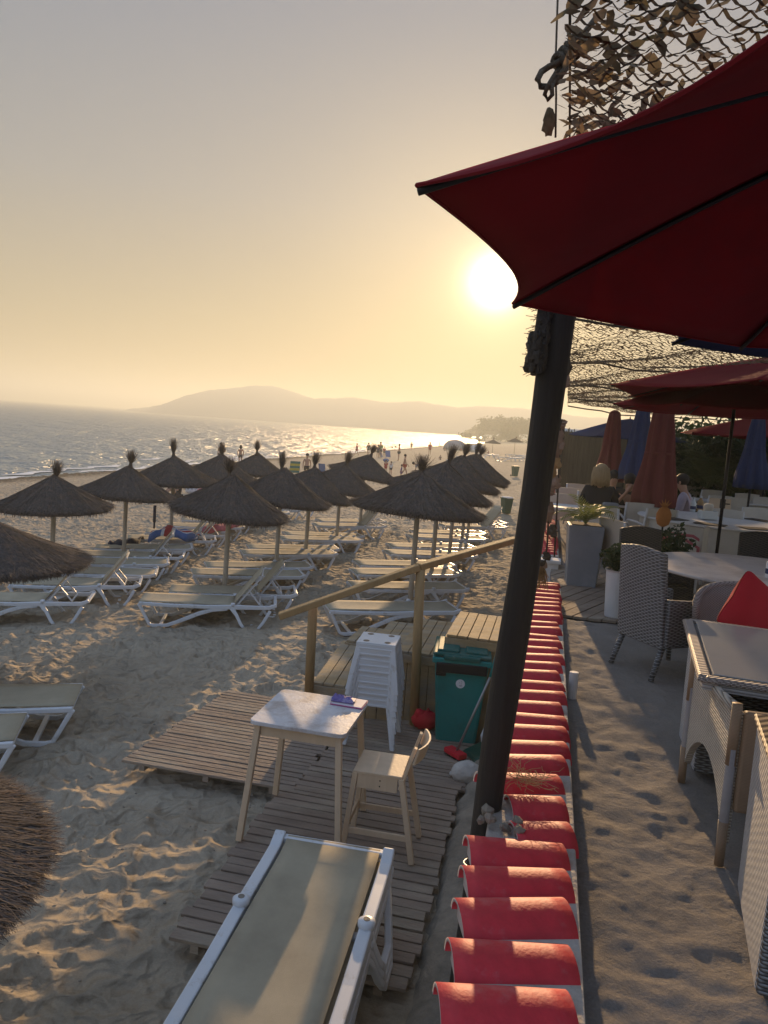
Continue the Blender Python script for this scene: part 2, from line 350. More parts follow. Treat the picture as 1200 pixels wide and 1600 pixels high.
def sand_material(name, c, cd, wet=True):
    m = bpy.data.materials.new(name); m.use_nodes = True; nt = m.node_tree; L = nt.links; b = nt.nodes['Principled BSDF']
    b.inputs['Roughness'].default_value = .95; b.inputs['Specular IOR Level'].default_value = .15
    tc = _n(nt, 'ShaderNodeTexCoord')
    n1 = _n(nt, 'ShaderNodeTexNoise'); n1.inputs['Scale'].default_value = 1.1; n1.inputs['Detail'].default_value = 8; n1.inputs['Roughness'].default_value = .7; L.new(tc.outputs['Object'], n1.inputs['Vector'])
    n2 = _n(nt, 'ShaderNodeTexNoise'); n2.inputs['Scale'].default_value = 90; n2.inputs['Detail'].default_value = 3; L.new(tc.outputs['Object'], n2.inputs['Vector'])
    ad = _n(nt, 'ShaderNodeMath', operation='ADD'); L.new(n1.outputs['Fac'], ad.inputs[0])
    s2 = _n(nt, 'ShaderNodeMath', operation='MULTIPLY'); L.new(n2.outputs['Fac'], s2.inputs[0]); s2.inputs[1].default_value = .5; L.new(s2.outputs[0], ad.inputs[1])
    r = _n(nt, 'ShaderNodeMapRange'); r.inputs[1].default_value = .5; r.inputs[2].default_value = 1.; L.new(ad.outputs[0], r.inputs[0])
    mx = _n(nt, 'ShaderNodeMix', data_type='RGBA'); mx.inputs[6].default_value = (*cd, 1); mx.inputs[7].default_value = (*c, 1); L.new(r.outputs[0], mx.inputs[0])
    last = mx.outputs[2]
    if wet:   # damp band at the water's edge, by height
        sp = _n(nt, 'ShaderNodeSeparateXYZ'); L.new(tc.outputs['Object'], sp.inputs[0])
        rw = _n(nt, 'ShaderNodeMapRange'); rw.inputs[1].default_value = -1.37; rw.inputs[2].default_value = -1.27; L.new(sp.outputs['Z'], rw.inputs[0])
        mw = _n(nt, 'ShaderNodeMix', data_type='RGBA'); mw.inputs[6].default_value = (.075, .06, .045, 1); L.new(rw.outputs[0], mw.inputs[0]); L.new(last, mw.inputs[7]); last = mw.outputs[2]
    L.new(last, b.inputs['Base Color'])
    vo = _n(nt, 'ShaderNodeTexVoronoi', feature='SMOOTH_F1'); vo.inputs['Scale'].default_value = 4.2; vo.inputs['Smoothness'].default_value = .25; vo.inputs['Detail'].default_value = 1.5
    wp = _n(nt, 'ShaderNodeVectorMath', operation='ADD'); nw = _n(nt, 'ShaderNodeTexNoise'); nw.inputs['Scale'].default_value = 2.; L.new(tc.outputs['Object'], nw.inputs['Vector'])
    sw = _n(nt, 'ShaderNodeVectorMath', operation='SCALE'); L.new(nw.outputs['Color'], sw.inputs[0]); sw.inputs['Scale'].default_value = .35; L.new(sw.outputs[0], wp.inputs[0]); L.new(tc.outputs['Object'], wp.inputs[1]); L.new(wp.outputs[0], vo.inputs['Vector'])
    b0 = _n(nt, 'ShaderNodeBump'); b0.inputs['Strength'].default_value = 1. if wet else .35; b0.inputs['Distance'].default_value = .11 if wet else .05; L.new(vo.outputs['Distance'], b0.inputs['Height'])
    bp = _n(nt, 'ShaderNodeBump'); bp.inputs['Strength'].default_value = .5; bp.inputs['Distance'].default_value = .012; L.new(b0.outputs[0], bp.inputs['Normal'])
    bp.inputs['Strength'].default_value = .8; bp.inputs['Distance'].default_value = .018
    n3 = _n(nt, 'ShaderNodeTexNoise'); n3.inputs['Scale'].default_value = 26; n3.inputs['Detail'].default_value = 8; n3.inputs['Roughness'].default_value = .7; L.new(tc.outputs['Object'], n3.inputs['Vector'])
    L.new(n3.outputs['Fac'], bp.inputs['Height']); L.new(bp.outputs[0], b.inputs['Normal'])
    return m
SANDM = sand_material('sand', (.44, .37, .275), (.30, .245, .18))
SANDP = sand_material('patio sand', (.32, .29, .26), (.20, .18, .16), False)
# ------------------------------------------------------------------ beach
def sstep(a, b, x): t = np.clip((x-a)/(b-a), 0, 1); return t*t*(3-2*t)
nrow = 1250; ys = np.concatenate([np.linspace(-6, 1.4, 12)[:-1], 1.4*np.exp(np.linspace(0, math.log(3200/1.4), nrow))])
uf = np.concatenate([np.linspace(-2.6, -.78, 30)[:-1], np.linspace(-.78, .24, 330)[:-1], np.linspace(.24, 1.4, 26)])
YY, UF = np.meshgrid(ys, uf, indexing='ij'); XX = UF*np.maximum(YY, 1.4)+np.where(UF > .21, 0, 0)
C = XX-.21*YY+.15
shore = np.interp(YY, [-10, 350, 430, 520, 700, 3200], [-31, -31, -43, -66, -40, 400])
depth = np.where(YY < 300, -.047*np.maximum(0, -C), -1.457*np.clip(C/np.minimum(shore, -1e-3) if True else 0, 0, 1.8))
dn = np.where(C < 0, C/np.where(shore < -1, shore, -31), 0)
base = -1.457*np.clip(dn, -.2, 1.9)
base = np.where((YY > 520), np.where(C > shore, .6*sstep(0, 60, C-shore)-1.457+1.457*sstep(0, 30, C-shore), -2.2), base)
amp = 1-sstep(60, 110, YY)
rel = sandrelief(XX, YY)*amp
# calmer, pebbly sand near the water
rel *= 1-.5*sstep(18, 29, -C)
# flatten under the boardwalk, along the wall foot and below the patio
cw = C; XX = np.clip(XX, -3150, 3150)
deckm = sstep(-1.95, -1.7, cw)*(1-sstep(7.9, 8.3, YY))+sstep(-3.40, -3.1, cw)*sstep(5.75, 6.05, YY+.2*(XX+2))*(1-sstep(8.0, 8.4, YY))
deckm = np.clip(deckm, 0, 1)
Z = base+rel*(1-.92*deckm)-.03*deckm
Z = np.where(C > .1, -.05, Z)
Z = Z + np.where((YY < 30) & (C > -.35) & (C < .1), .06*sstep(-.35, -.1, C), 0)
struct(gridmesh('sand_beach', XX, YY, Z, SANDM))
# the sea
ms = bpy.data.materials.new('sea'); ms.use_nodes = True; nt = ms.node_tree; L = nt.links; b = nt.nodes['Principled BSDF']
b.inputs['Base Color'].default_value = (.19, .25, .28, 1); b.inputs['Specular IOR Level'].default_value = .36; b.inputs['Roughness'].default_value = .34; b.inputs['IOR'].default_value = 1.33
tc = _n(nt, 'ShaderNodeTexCoord')
h = None
for sc_, st_, w_ in ((.55, (1, .55, 1), 1.5), (2.2, (1, .6, 1), .5), (.14, (1, .5, 1), 3.2)):
    mp = _n(nt, 'ShaderNodeMapping'); mp.inputs['Scale'].default_value = st_; mp.inputs['Rotation'].default_value = (0, 0, .5); L.new(tc.outputs['Object'], mp.inputs[0])
    nz = _n(nt, 'ShaderNodeTexNoise'); nz.inputs['Scale'].default_value = sc_; nz.inputs['Detail'].default_value = 4; L.new(mp.outputs[0], nz.inputs['Vector'])
    mu = _n(nt, 'ShaderNodeMath', operation='MULTIPLY'); L.new(nz.outputs['Fac'], mu.inputs[0]); mu.inputs[1].default_value = w_
    if h is None: h = mu.outputs[0]
    else:
        a_ = _n(nt, 'ShaderNodeMath', operation='ADD'); L.new(h, a_.inputs[0]); L.new(mu.outputs[0], a_.inputs[1]); h = a_.outputs[0]
bp = _n(nt, 'ShaderNodeBump'); bp.inputs['Strength'].default_value = 1.; bp.inputs['Distance'].default_value = .95; L.new(h, bp.inputs['Height']); L.new(bp.outputs[0], b.inputs['Normal'])
sy = np.concatenate([[-60], 20*np.exp(np.linspace(0, math.log(3300/20), 220))]); su = np.linspace(-1, 1, 60)
SY, SU = np.meshgrid(sy, su, indexing='ij'); SX = -25+.2*SY+SU*(60+1.3*np.abs(SY)); SX = np.clip(SX, -3150, 3150); SY = np.minimum(SY, 3220)
SZ = -1.41+.03*np.sin(SX*.5+SY*.2)*np.exp(-SY/200)
struct(gridmesh('sea', SX, SY, SZ, ms))
# surf line: thin broken foam along the water's edge
mf = mat('foam', (.72, .72, .70), .8, .1, 3)
fb = B(); yy = 26.
while yy < 330:
    ln = rnd.uniform(1.2, 5)*(1+yy/120)
    for _k in range(3):
        off = (rnd.uniform(-.4, .2), rnd.uniform(-2.2, -1.2), rnd.uniform(-5, -3))[_k]; 
        if rnd.random() < (.15, .5, .75)[_k]: continue
        off *= 1; n = 8; wv = rnd.uniform(.12, .35)*(1+yy/150); vs = []
        for i in range(n+1):
            t = i/n; y = yy+ln*t; x = -30.-.15+.21*y+off+.25*math.sin(y*.6)+.2*math.sin(y*1.7); ww = wv*math.sin(math.pi*t)**.5*rnd.uniform(.5, 1.2)+.01
            vs += [(x-ww, y, -1.375), (x, y, -1.335), (x+ww, y, -1.372)]
        fb.add(vs, [f for i in range(n) for f in ((3*i, 3*i+1, 3*i+4, 3*i+3), (3*i+1, 3*i+2, 3*i+5, 3*i+4))])
    yy += ln*rnd.uniform(.5, 1.1)
fo = fb.build('surf_foam', 'foam', smooth=True); fo['kind'] = 'structure'
# patio ground on the right of the wall
pr = np.concatenate([np.linspace(-3, 1.6, 20)[:-1], 1.6*np.exp(np.linspace(0, math.log(31/1.6), 420))]); pc = np.concatenate([np.linspace(.30, 4, 260)[:-1], np.linspace(4, 26, 40)])
PY, PC = np.meshgrid(pr, pc, indexing='ij'); PX = PC-.15+.21*PY
pz = PATIO+.20*(sandrelief(PX*1.3+40, PY*1.3+9)+.0)+.014*(vnoise(PX*7, PY*12, 8)-.5)+.008*(vnoise(PX*22, PY*26, 9)-.5)
pz = pz-.045*sstep(7.6, 7.9, PY)+.02*(1-sstep(.42, .75, PC))
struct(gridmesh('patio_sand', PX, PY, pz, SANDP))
# hillside mountains far along the coast
def mountain(name, label, pts, Y, base_drop, seed, thick=500):
    px = np.array([p[0] for p in pts], float); py = np.array([p[1] for p in pts], float); n = 160
    xs = np.linspace(px[0], px[-1], n); rg = np.interp(xs, px, py)+1.6*(vnoise(xs*.09, xs*0, 7)-.5)+1.*(vnoise(xs*.25, xs*0, 8)-.5); cr = [aty(a, b_, Y) for a, b_ in zip(xs, rg)]
    X = np.array([c.x for c in cr]); Zc = np.array([c.z for c in cr]); k = 26; Xs = []; Ys = []; Zs = []
    for j in range(k):
        t = j/(k-1); prof = math.sin(math.pi*min(1, t*1.0)*.5)**.8 if t < .6 else None
        f = math.sin(math.pi*t); yy_ = Y-thick*.6+thick*1.2*t
        nzv = vnoise(X*.012+seed, np.full_like(X, yy_*.012), 4)*.5+vnoise(X*.04+seed, np.full_like(X, yy_*.04), 4)*.25
        hh = (Zc+1.4)*f**1.1*(1-.35*nzv*(1-f)) - 1.6
        hh = hh+(nzv-.37)*.06*(Zc+1.4)*(1 if abs(t-.5) > .02 else .35)
        Xs.append(X*(yy_/Y)); Ys.append(np.full_like(X, yy_)); Zs.append(hh)
    o = gridmesh(name, np.array(Xs), np.array(Ys), np.array(Zs), MATS['rock']); return struct(o)
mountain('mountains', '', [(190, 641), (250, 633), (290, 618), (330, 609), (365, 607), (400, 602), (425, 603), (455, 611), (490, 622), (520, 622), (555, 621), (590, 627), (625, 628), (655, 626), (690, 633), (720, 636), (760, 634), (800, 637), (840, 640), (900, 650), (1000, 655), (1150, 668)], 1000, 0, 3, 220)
# ------------------------------------------------------------------ haze
hb = B(); hb.box((0, 1450, 22), (6400, 3640, 52)); hz = hb.build('haze', 'glass'); hz['kind'] = 'stuff'; tag(hz, 'pale golden evening haze over the sea and the coast', 'haze')
mh = bpy.data.materials.new('haze air'); mh.use_nodes = True; nt = mh.node_tree; nt.nodes.remove(nt.nodes['Principled BSDF'])
pv = _n(nt, 'ShaderNodeVolumePrincipled'); pv.inputs['Color'].default_value = (.90, .97, .95, 1); pv.inputs['Density'].default_value = .0014; pv.inputs['Anisotropy'].default_value = .35
nt.links.new(pv.outputs[0], nt.nodes['Material Output'].inputs['Volume']); hz.data.materials.clear(); hz.data.materials.append(mh)
# ------------------------------------------------------------------ low wall with red roof tiles
def coping_wall(label, y0, y1, first=None):
    L0 = (y1-y0)/WD.y; o = Vector((-.15+.21*y0, y0, 0))
    t = thing('garden_wall', label, 'wall', o, -WANG+math.pi/2)     # local x along the wall, local y to the sea side
    b = B(); b.box((L0/2, -.20, .60), (L0, .30, 1.36)); b.build('wall', 'plaster', t, bevel=.02)
    b = B(); b.box((L0/2, .02-.235, 1.305), (L0, .37, .05)); b.build('mortar_bed', 'plaster', t, bevel=.01)
    n = int(L0/.214); protos = []
    def tile(ln, seed, r0=.118, r1=.111):
        q = B(); k = 12; nl = 6; vs = []
        for side, rr in ((0, 0.), (1, -.014)):
            for i in range(nl+1):
                u = i/nl; r = (r0*(1-u)+r1*u)+rr
                for j in range(k+1):
                    a = math.pi*j/k; vs.append((math.cos(a)*r*1.0, -ln*u, math.sin(a)*r*.74))
        fs = []; s_ = (nl+1)*(k+1)
        for i in range(nl):
            for j in range(k):
                a = i*(k+1)+j; fs.append((a, a+1, a+k+2, a+k+1)); fs.append((a+s_, a+k+1+s_, a+k+2+s_, a+1+s_))
        q.add(vs, fs); q.cur = 1
        e = []
        for i in (0, nl):
            for j in range(k):
                a = i*(k+1)+j; e.append((a, a+1, a+1+s_, a+s_) if i else (a+1, a, a+s_, a+1+s_))
        for i in range(nl):
            for j in (0, k):
                a = i*(k+1)+j; e.append((a, a+k+1, a+k+1+s_, a+s_) if j else (a+k+1, a, a+s_, a+k+1+s_))
        q.add([], []); o_ = 0
        q.f += [tuple(f) for f in e]; q.mi += [1]*len(e)
        for yy_, rr_, fl in ((-.022, r0-.012, 0), (-ln+.02, r1-.012, 1)):     # mortar filling the tile's mouth
            pv = [(math.cos(math.pi*j/10)*rr_, yy_+.006*math.sin(j*2.1), math.sin(math.pi*j/10)*rr_*.74) for j in range(11)]+[(-rr_, yy_, -.03), (rr_, yy_, -.03)]
            q.add(pv, [tuple(range(13)) if fl else tuple(range(13))[::-1]])
        return q
    me = tile(.395, 0).mesh('coping_tile', 'tile_red', 'tile_edge', smooth=True); me2 = tile(.25, 1).mesh('coping_tile', 'tile_red', 'tile_edge', smooth=True)
    for i in range(min(n, 97)):
        x = .107+i*.214; Yw = y0+x*WD.y; short = 3.02 < Yw < 3.5
        c = bpy.data.objects.new('coping_tile', me2 if short else me); col.objects.link(c); c.parent = t
        c.location = (x+rnd.uniform(-.008, .008), .02-(.15 if short else 0)+rnd.uniform(-.02, .02), 1.293+rnd.uniform(-.006, .006))
        c.rotation_euler = (R(rnd.uniform(-1.5, 1.5)), R(rnd.uniform(-4, 4)), R(16.5+rnd.uniform(-2.2, 2.2)))
        if short: c['label'] = 'shorter broken red roof tile beside the leaning post'
    return t
coping_wall('low plastered wall topped with red roof tiles, the near stretch in the foreground', .9, 8.75)
coping_wall('low plastered wall topped with red roof tiles, the far stretch past the gate gap', 10.9, 31.)
def gate_pillar(label, y):
    t = thing('gate_pillar', label, 'pillar', (-.15+.21*y, y, 0), -WANG)
    b = B(); b.box((.22, 0, .62), (.36, .22, 1.3)); b.build('shaft', 'whitewash', t, bevel=.015)
    b = B(); b.box((.22, 0, 1.29), (.42, .28, .05)); b.build('cap', 'whitewash', t, bevel=.01)
gate_pillar('whitewashed pillar ending the far tiled wall at the gate gap', 10.72)
# rubble and a caught bit of raffia where the post breaks through the tiles
b = B()
for i in range(7): b.ball((rnd.uniform(-.09, .09), rnd.uniform(-.10, .10), rnd.uniform(-.02, .02)), rnd.uniform(.012, .032), 7, .3)
o = b.build('mortar_rubble', 'concrete'); o.location = (.60, 3.12, 1.36); tag(o, 'pale broken mortar lumps beside the broken tile at the post', 'rubble')
b = B()
for i in range(60):
    a = rnd.uniform(0, 6.28); r = rnd.uniform(.03, .12); p = Vector((rnd.uniform(-.05, .05), rnd.uniform(-.05, .05), rnd.uniform(0, .03))); pts = [p]
    for k in range(5): p = p+Vector((math.cos(a), math.sin(a), rnd.uniform(-.4, .6)))*r/5*2; a += rnd.uniform(-.9, .9); pts.append(p)
    b.tube(pts, .0014, 3, cap=False)
o = b.build('raffia_tuft', 'raffia'); o.location = (.74, 3.42, 1.40); tag(o, 'tangled tuft of straw fibres lying on the red tiles by the post', 'straw')
# patio edge strip in shade on the beach side: concrete footing
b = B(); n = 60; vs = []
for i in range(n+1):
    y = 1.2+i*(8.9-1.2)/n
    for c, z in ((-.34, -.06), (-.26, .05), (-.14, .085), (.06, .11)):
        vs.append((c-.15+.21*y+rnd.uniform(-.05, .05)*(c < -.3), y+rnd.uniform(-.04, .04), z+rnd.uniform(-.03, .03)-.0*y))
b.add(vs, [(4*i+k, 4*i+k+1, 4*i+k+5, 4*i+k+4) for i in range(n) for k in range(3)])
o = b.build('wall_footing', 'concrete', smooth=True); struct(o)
# ------------------------------------------------------------------ leaning timber post
t = thing('timber_post', 'tall dark round timber post leaning beside the red tiled wall', 'post', (.585, 3.3, 0))
b = B(); pts = []; rs = []
for i in range(26):
    z = -.05+i*4.15/25; pts.append((-.088+.052*z+.006*math.sin(z*3), .0+.004*math.sin(z*5), z)); rs.append(.065+.003*math.sin(z*4.1)-.001*i/25)
b.tube(pts, rs, 20); o = b.build('shaft', 'dark_post', t, smooth=True)
for z in (1.05,):
    b = B(); b.tube([(-.088+.052*z+.075*math.cos(a), .075*math.sin(a), z+.01*math.sin(a*2)) for a in [6.283*k/24 for k in range(25)]], .006, 6); b.build('wire_loop', 'alum', t, smooth=True)
# dark bundle of rolled netting lashed to the post
b = B(); 
for i in range(340):
    z = rnd.uniform(3.27, 3.66); wdt = .022+.018*(z < 3.42); a = rnd.uniform(0, 6.28)
    c = Vector((.578+.05*(z-3.0)-.012*(z < 3.42)+math.cos(a)*wdt*.8, 3.24+math.sin(a)*wdt, z)); s_ = rnd.uniform(.007, .016)
    b.ball(c, s_, 5, .4, (1, 1, 1.6))
b.tube([(.575, 3.24, 3.28), (.585, 3.24, 3.45), (.61, 3.24, 3.9)], .018, 8)
for k in range(160):
    z = rnd.uniform(3.26, 3.66); a = rnd.uniform(0, 6.28); p = Vector((.572, 3.24, z)); b.tube([p, p+Vector((math.cos(a)*rnd.uniform(.03, .055), math.sin(a)*.04, rnd.uniform(-.02, .02)))], .0015, 3)
o = b.build('netting_bundle', 'dark_post'); tag(o, 'dark ragged bundle of rolled netting lashed high on the timber post', 'netting')
# ------------------------------------------------------------------ boardwalk
def boardwalk(label, polys, z, pw=.088):
    t = thing('boardwalk', label, 'boardwalk', (-.15+.21*6.5, 6.5, 0), -WANG)
    P = B(); S = B()
    for (c0, c1, s0, s1, dz, skew) in polys:
        s = s0
        while s < s1:
            wd = pw+rnd.uniform(-.006, .006); e0 = c0+rnd.uniform(-.02, .02)+skew*(s-s0); e1 = c1+rnd.uniform(-.02, .02)
            M = Matrix.Rotation(R(rnd.uniform(-.35, .35)), 3, 'Z') @ Matrix.Rotation(R(rnd.uniform(-.8, .8)), 3, 'X')
            P.box(((e0+e1)/2, s+wd/2, z+dz+rnd.uniform(-.003, .003)), (e1-e0, wd-.006, .022), M); s += wd+.009
        for f in (.12, .5, .88):
            S.box((c0+(c1-c0)*f, (s0+s1)/2, z+dz-.035), (.05, s1-s0, .045))
    P.build('planks', 'walk_wood', t, bevel=.003); S.build('joists', 'walk_wood', t)
    return t
boardwalk('grey slatted boardwalk along the foot of the wall, under bar table and lounger', [(-1.72, -.32, -2.86, -.98, .02, -.01), (-1.62, -.33, -.96, -.46, .030, 0)], .008)
boardwalk('wide slatted boardwalk panel reaching out over the sand beside the steps', [(-3.18, -1.64, -.90, .98, .0, .07), (-1.60, -.30, -.44, 1.15, .012, 0)], -.002, .064)
# ------------------------------------------------------------------ wooden steps
t = thing('wooden_steps', 'low wooden steps climbing from the sand up to the gate in the wall', 'steps', (0, 0, 0))
def step(pl, z, zb, nslat, along, label):
    # pl: near-left, near-right, far-right, far-left corners (x, y)
    s = thing('step', '', 'x'); del s['category']; del s['label']; s.parent = t; s.name = 'step'
    q = [Vector((x, y, 0)) for x, y in pl]; b = B()
    for i in range(nslat):
        a0 = (i+.035)/nslat; a1 = (i+.965)/nslat
        if along: c = [q[0].lerp(q[1], a0), q[0].lerp(q[1], a1), q[3].lerp(q[2], a1), q[3].lerp(q[2], a0)]
        else: c = [q[0].lerp(q[3], a0), q[1].lerp(q[2], a0), q[1].lerp(q[2], a1), q[0].lerp(q[3], a1)]
        h = z+rnd.uniform(-.003, .003); b.hexa([v+Vector((0, 0, h-.025)) for v in c]+[v+Vector((0, 0, h)) for v in c])
    b.build('tread', 'step_wood', s, bevel=.003)
    b = B()
    for i in range(4):
        p0 = q[i]; p1 = q[(i+1) % 4]; ins = (q[0]+q[2])/2; n = max(1, round((p1-p0).length/.115))
        for k in range(n):
            u = p0.lerp(p1, (k+.03)/n); v = p0.lerp(p1, (k+.97)/n); d = (p1-p0).normalized(); nn = Vector((-d.y, d.x, 0))*.022
            zt = z-.03
            b.hexa([u+Vector((0, 0, zb)), v+Vector((0, 0, zb)), v+nn+Vector((0, 0, zb)), u+nn+Vector((0, 0, zb)), u+Vector((0, 0, zt)), v+Vector((0, 0, zt)), v+nn+Vector((0, 0, zt)), u+nn+Vector((0, 0, zt))])
    b.build('side_boards', 'step_wood', s, bevel=.002)
    b = B()
    for i in (0, 3):
        p0 = q[i]; p1 = q[(i+1) % 4]; d = (p1-p0).normalized(); nn = Vector((-d.y, d.x, 0))
        b.beam(p0+Vector((0, 0, z-.07))-nn*.008, p1+Vector((0, 0, z-.07))-nn*.008, .018, .085)
    b.build('fascia', 'step_wood', s, bevel=.002)
def Z3(px, py, z): v = atz(px, py, z); return (v.x, v.y)
def quad(nl, fl, z, wid):
    a = Vector(Z3(*nl, z)); d = Vector(Z3(*fl, z)); e = (d-a).normalized(); n = Vector((e.y, -e.x))*wid; return [tuple(a), tuple(a+n), tuple(d+n), tuple(d)]
step(quad((488, 1066), (536, 1000), .33, .80), .33, -.12, 7, True, '')
step(quad((541, 1000), (566, 978), .38, .55), .38, -.12, 5, True, '')
step(quad((586, 1000), (610, 970), .52, .45), .52, -.12, 4, True, '')
step(quad((621, 1016), (656, 966), .74, .78), .74, -.1, 7, True, '')
step(quad((698, 991), (719, 955), 1.02, .62), 1.02, -.1, 6, True, '')
# handrail
t = thing('handrail', 'sloping wooden handrail on two round posts beside the steps', 'handrail')
for (px, top, bot, Y, z0) in ((487, 948, 1078, 7.55, .2), (655, 890, 1132, 7.5, -.1)):
    p1 = aty(px+2, top, Y); p0 = aty(px-4 if px < 500 else px-8, bot, Y); p0.z = min(p0.z, z0)
    b = B(); b.tube([p0, p0.lerp(p1, .5), p1], .047, 12); b.build('post', 'rail_wood', t, smooth=True)
b = B(); r0 = aty(436, 963, 7.3); r1 = aty(655, 886, 7.5); r2 = aty(806, 843, 8.6)
b.beam(r0, r1+Vector((0, 0, .0)), .10, .065); b.beam(r1+Vector((-.01, 0, .0)), r2, .10, .065); b.build('rail', 'rail_wood', t, bevel=.01)
# ------------------------------------------------------------------ white plastic stools in a stack (each one a thing)
def stool_mesh():
    t = thing('plastic_stool', '', 'stool')
    b = B(); s = .182
    b.box((0, 0, .435), (2*s, 2*s, .012)); 
    for i in range(4):
        a = i*math.pi/2; M = Matrix.Rotation(a, 3, 'Z'); b.box(M @ Vector((s-.004, 0, .408)), (.012, 2*s, .046), M)
    b.build('top', 'wplastic', t, bevel=.008)
    for sx in (-1, 1):
        for sy in (-1, 1): b = B(); b.lathe([(.03, .4415), (.03, .4425)], 14, (sx*.10, sy*.12, 0)); b.build('hole', 'black_plastic', t)
    for sx in (-1, 1):
        for sy in (-1, 1):
            b = B(); b.hexa([Vector((sx*(s+.045), sy*(s+.045), 0))+Vector(v) for v in ((-.02, -.02, 0), (.02, -.02, 0), (.02, .02, 0), (-.02, .02, 0))]+[Vector((sx*(s-.03), sy*(s-.03), .42))+Vector(v) for v in ((-.028, -.028, 0), (.028, -.028, 0), (.028, .028, 0), (-.028, .028, 0))])
            b.build('leg', 'wplastic', t, bevel=.006)
    for sy in (-1, 1):
        b = B(); b.box((0, sy*(s+.004), .385), (2*s-.06, .008, .02)); b.build('apron', 'wplastic', t, bevel=.004)
    return t
st = stool_mesh(); sp = G(578, 1168); NS = 11
for i in range(NS):
    lab = 'white plastic stool with four round holes, topmost of the tall stack' if i == NS-1 else ('white plastic stool standing on the boards, bottom of the tall stack' if i == 0 else 'white plastic stool, %s from the bottom of the tall stack' % ORD[i])
    q = st if i == 0 else copy(st)
    q.location = (sp.x+rnd.uniform(-.004, .004)+.012, 7.02+rnd.uniform(-.004, .004), .05+i*.053); q.rotation_euler = (0, 0, R(-8+rnd.uniform(-.8, .8))); q['label'] = lab; q['group'] = 'stacked white plastic stools'
    q['category'] = 'stool'
# ------------------------------------------------------------------ wheelie bins
def wheelie(label, loc, rz, s, body, lid, logo=True, group=None):
    t = thing('wheelie_bin', label, 'bin', loc, rz, group, s)
    b = B(); b.hexa([(-.20, -.24, .05), (.20, -.24, .05), (.20, .22, .05), (-.20, .22, .05), (-.27, -.32, .93), (.27, -.32, .93), (.27, .30, .93), (-.27, .30, .93)]); b.build('body', body, t, bevel=.03)
    b = B(); b.box((0, -.01, .925), (.585, .66, .06)); b.build('rim', body, t, bevel=.012)
    b = B(); b.box((0, -.02, .985), (.57, .62, .035)); 
    b.box((-.14, -.03, 1.01), (.22, .5, .028)); b.box((.14, -.03, 1.01), (.22, .5, .028)); b.box((0, -.34, .965), (.36, .05, .05)); b.build('lid', lid, t, bevel=.012)
    b = B(); b.tube([(-.2, .33, .94), (-.2, .40, .97), (.2, .40, .97), (.2, .33, .94)], .016, 8); b.build('handle', body, t)
    for sx in (-1, 1):
        b = B(); b.tube([(sx*.235, .26, .10), (sx*.285, .26, .10)], .10, 18); b.build('wheel', 'black_plastic', t, bevel=.01)
    if logo:
        b = B(); b.box((0, -.335, .86), (.5, .03, .10)); b.box((-.2, -.33, .82), (.1, .02, .1)); b.build('bag_edge', 'black_plastic', t, bevel=.01)
        f = B(); f.tube([(.0, -.290, .70), (.0, -.3065, .70)], .045, 24); s_ = f.build('sticker', 'white_lbl', t)
        f = B()
        for k in range(3):
            a = k*2.094+.5; p = Vector((.005+.014*math.cos(a), -.3085, .712+.014*math.sin(a))); f.beam(p, p+Vector((.013*math.cos(a+2.1), 0, .013*math.sin(a+2.1))), .003, .006, (0, 1, 0))
        f.box((.005, -.3085, .685), (.03, .002, .004)); f.box((.005, -.3085, .676), (.022, .002, .003)); f.build('mark', 'c_grey', s_)
    return t
wheelie('teal wheelie bin with round white sticker beside the steps', (.87, 7.36, -.05), R(-6), .96, 'bin_green', 'bin_lid')
for i, (px, py, hh, lab) in enumerate(((790, 803, .66, 'green wheelie bin on the sand behind the last raised lounger'), (804, 745, .8, 'small green wheelie bin far off near the post'))):
    g = G(px, py); wheelie(lab, g, R(20), hh, 'dgreen', 'whitewash' if i == 0 else 'dgreen', False)
# ------------------------------------------------------------------ broom, dustpan, red bag, rock
t = thing('broom', 'long handled broom leaning with a red head on the boards', 'broom')
q0 = G(712, 1190); q1 = aty(766, 1058, 6.88); q2 = aty(779, 1014, 6.95)
b = B(); b.tube([q0+Vector((0, 0, .10)), q1], .012, 8); b.build('handle', 'alum', t, smooth=True)
b = B(); b.tube([q1, q2], .015, 8); b.build('grip', 'bin_green', t, smooth=True)
b = B(); b.box(q0+Vector((-.01, 0, .085)), (.10, .22, .05), Matrix.Rotation(R(35), 3, 'Z')); b.build('head', 'cushion_red', t, bevel=.01)
b = B()
for i in range(160):
    u = rnd.uniform(-.1, .1); v = rnd.uniform(-.04, .04); p = Matrix.Rotation(R(35), 3, 'Z') @ Vector((v, u, 0)); b.tube([q0+p+Vector((-.01, 0, .065)), q0+p*1.25+Vector((-.01, 0, .0))], .003, 3)
b.build('bristles', 'black_plastic', t)
g = aty(755, 1160, 6.85); t = thing('dustpan', 'dark green dustpan with pale arms lying behind the post', 'dustpan', (g.x, 6.85, .02), R(20))
b = B(); b.hexa([(-.14, -.12, 0), (.16, -.12, 0), (.16, .14, 0), (-.14, .14, 0), (-.12, -.10, .03), (.16, -.12, .12), (.16, .14, .12), (-.12, .12, .03)]); b.build('pan', 'dgreen', t, bevel=.01)
b = B(); b.tube([(.02, 0, .05), (-.02, .0, .20), (.05, .02, .34)], .014, 6); b.tube([(.1, .05, .1), (.14, .05, .3)], .014, 6); b.build('handle', 'wplastic', t)
g = G(655, 1150); b = B(); b.ball((0, 0, .10), .12, 14, .10, (1.15, .8, .8)); b.ball((-.06, .0, .15), .06, 9, .15); b.tube([(.0, 0, .17), (.02, 0, .22), (.06, 0, .17)], .008, 6)
o = b.build('red_bag', 'cushion_red', smooth=True); o.location = (g.x+.05, g.y+.05, .01); tag(o, 'crumpled red plastic bag on the boards beside the teal bin', 'bag')
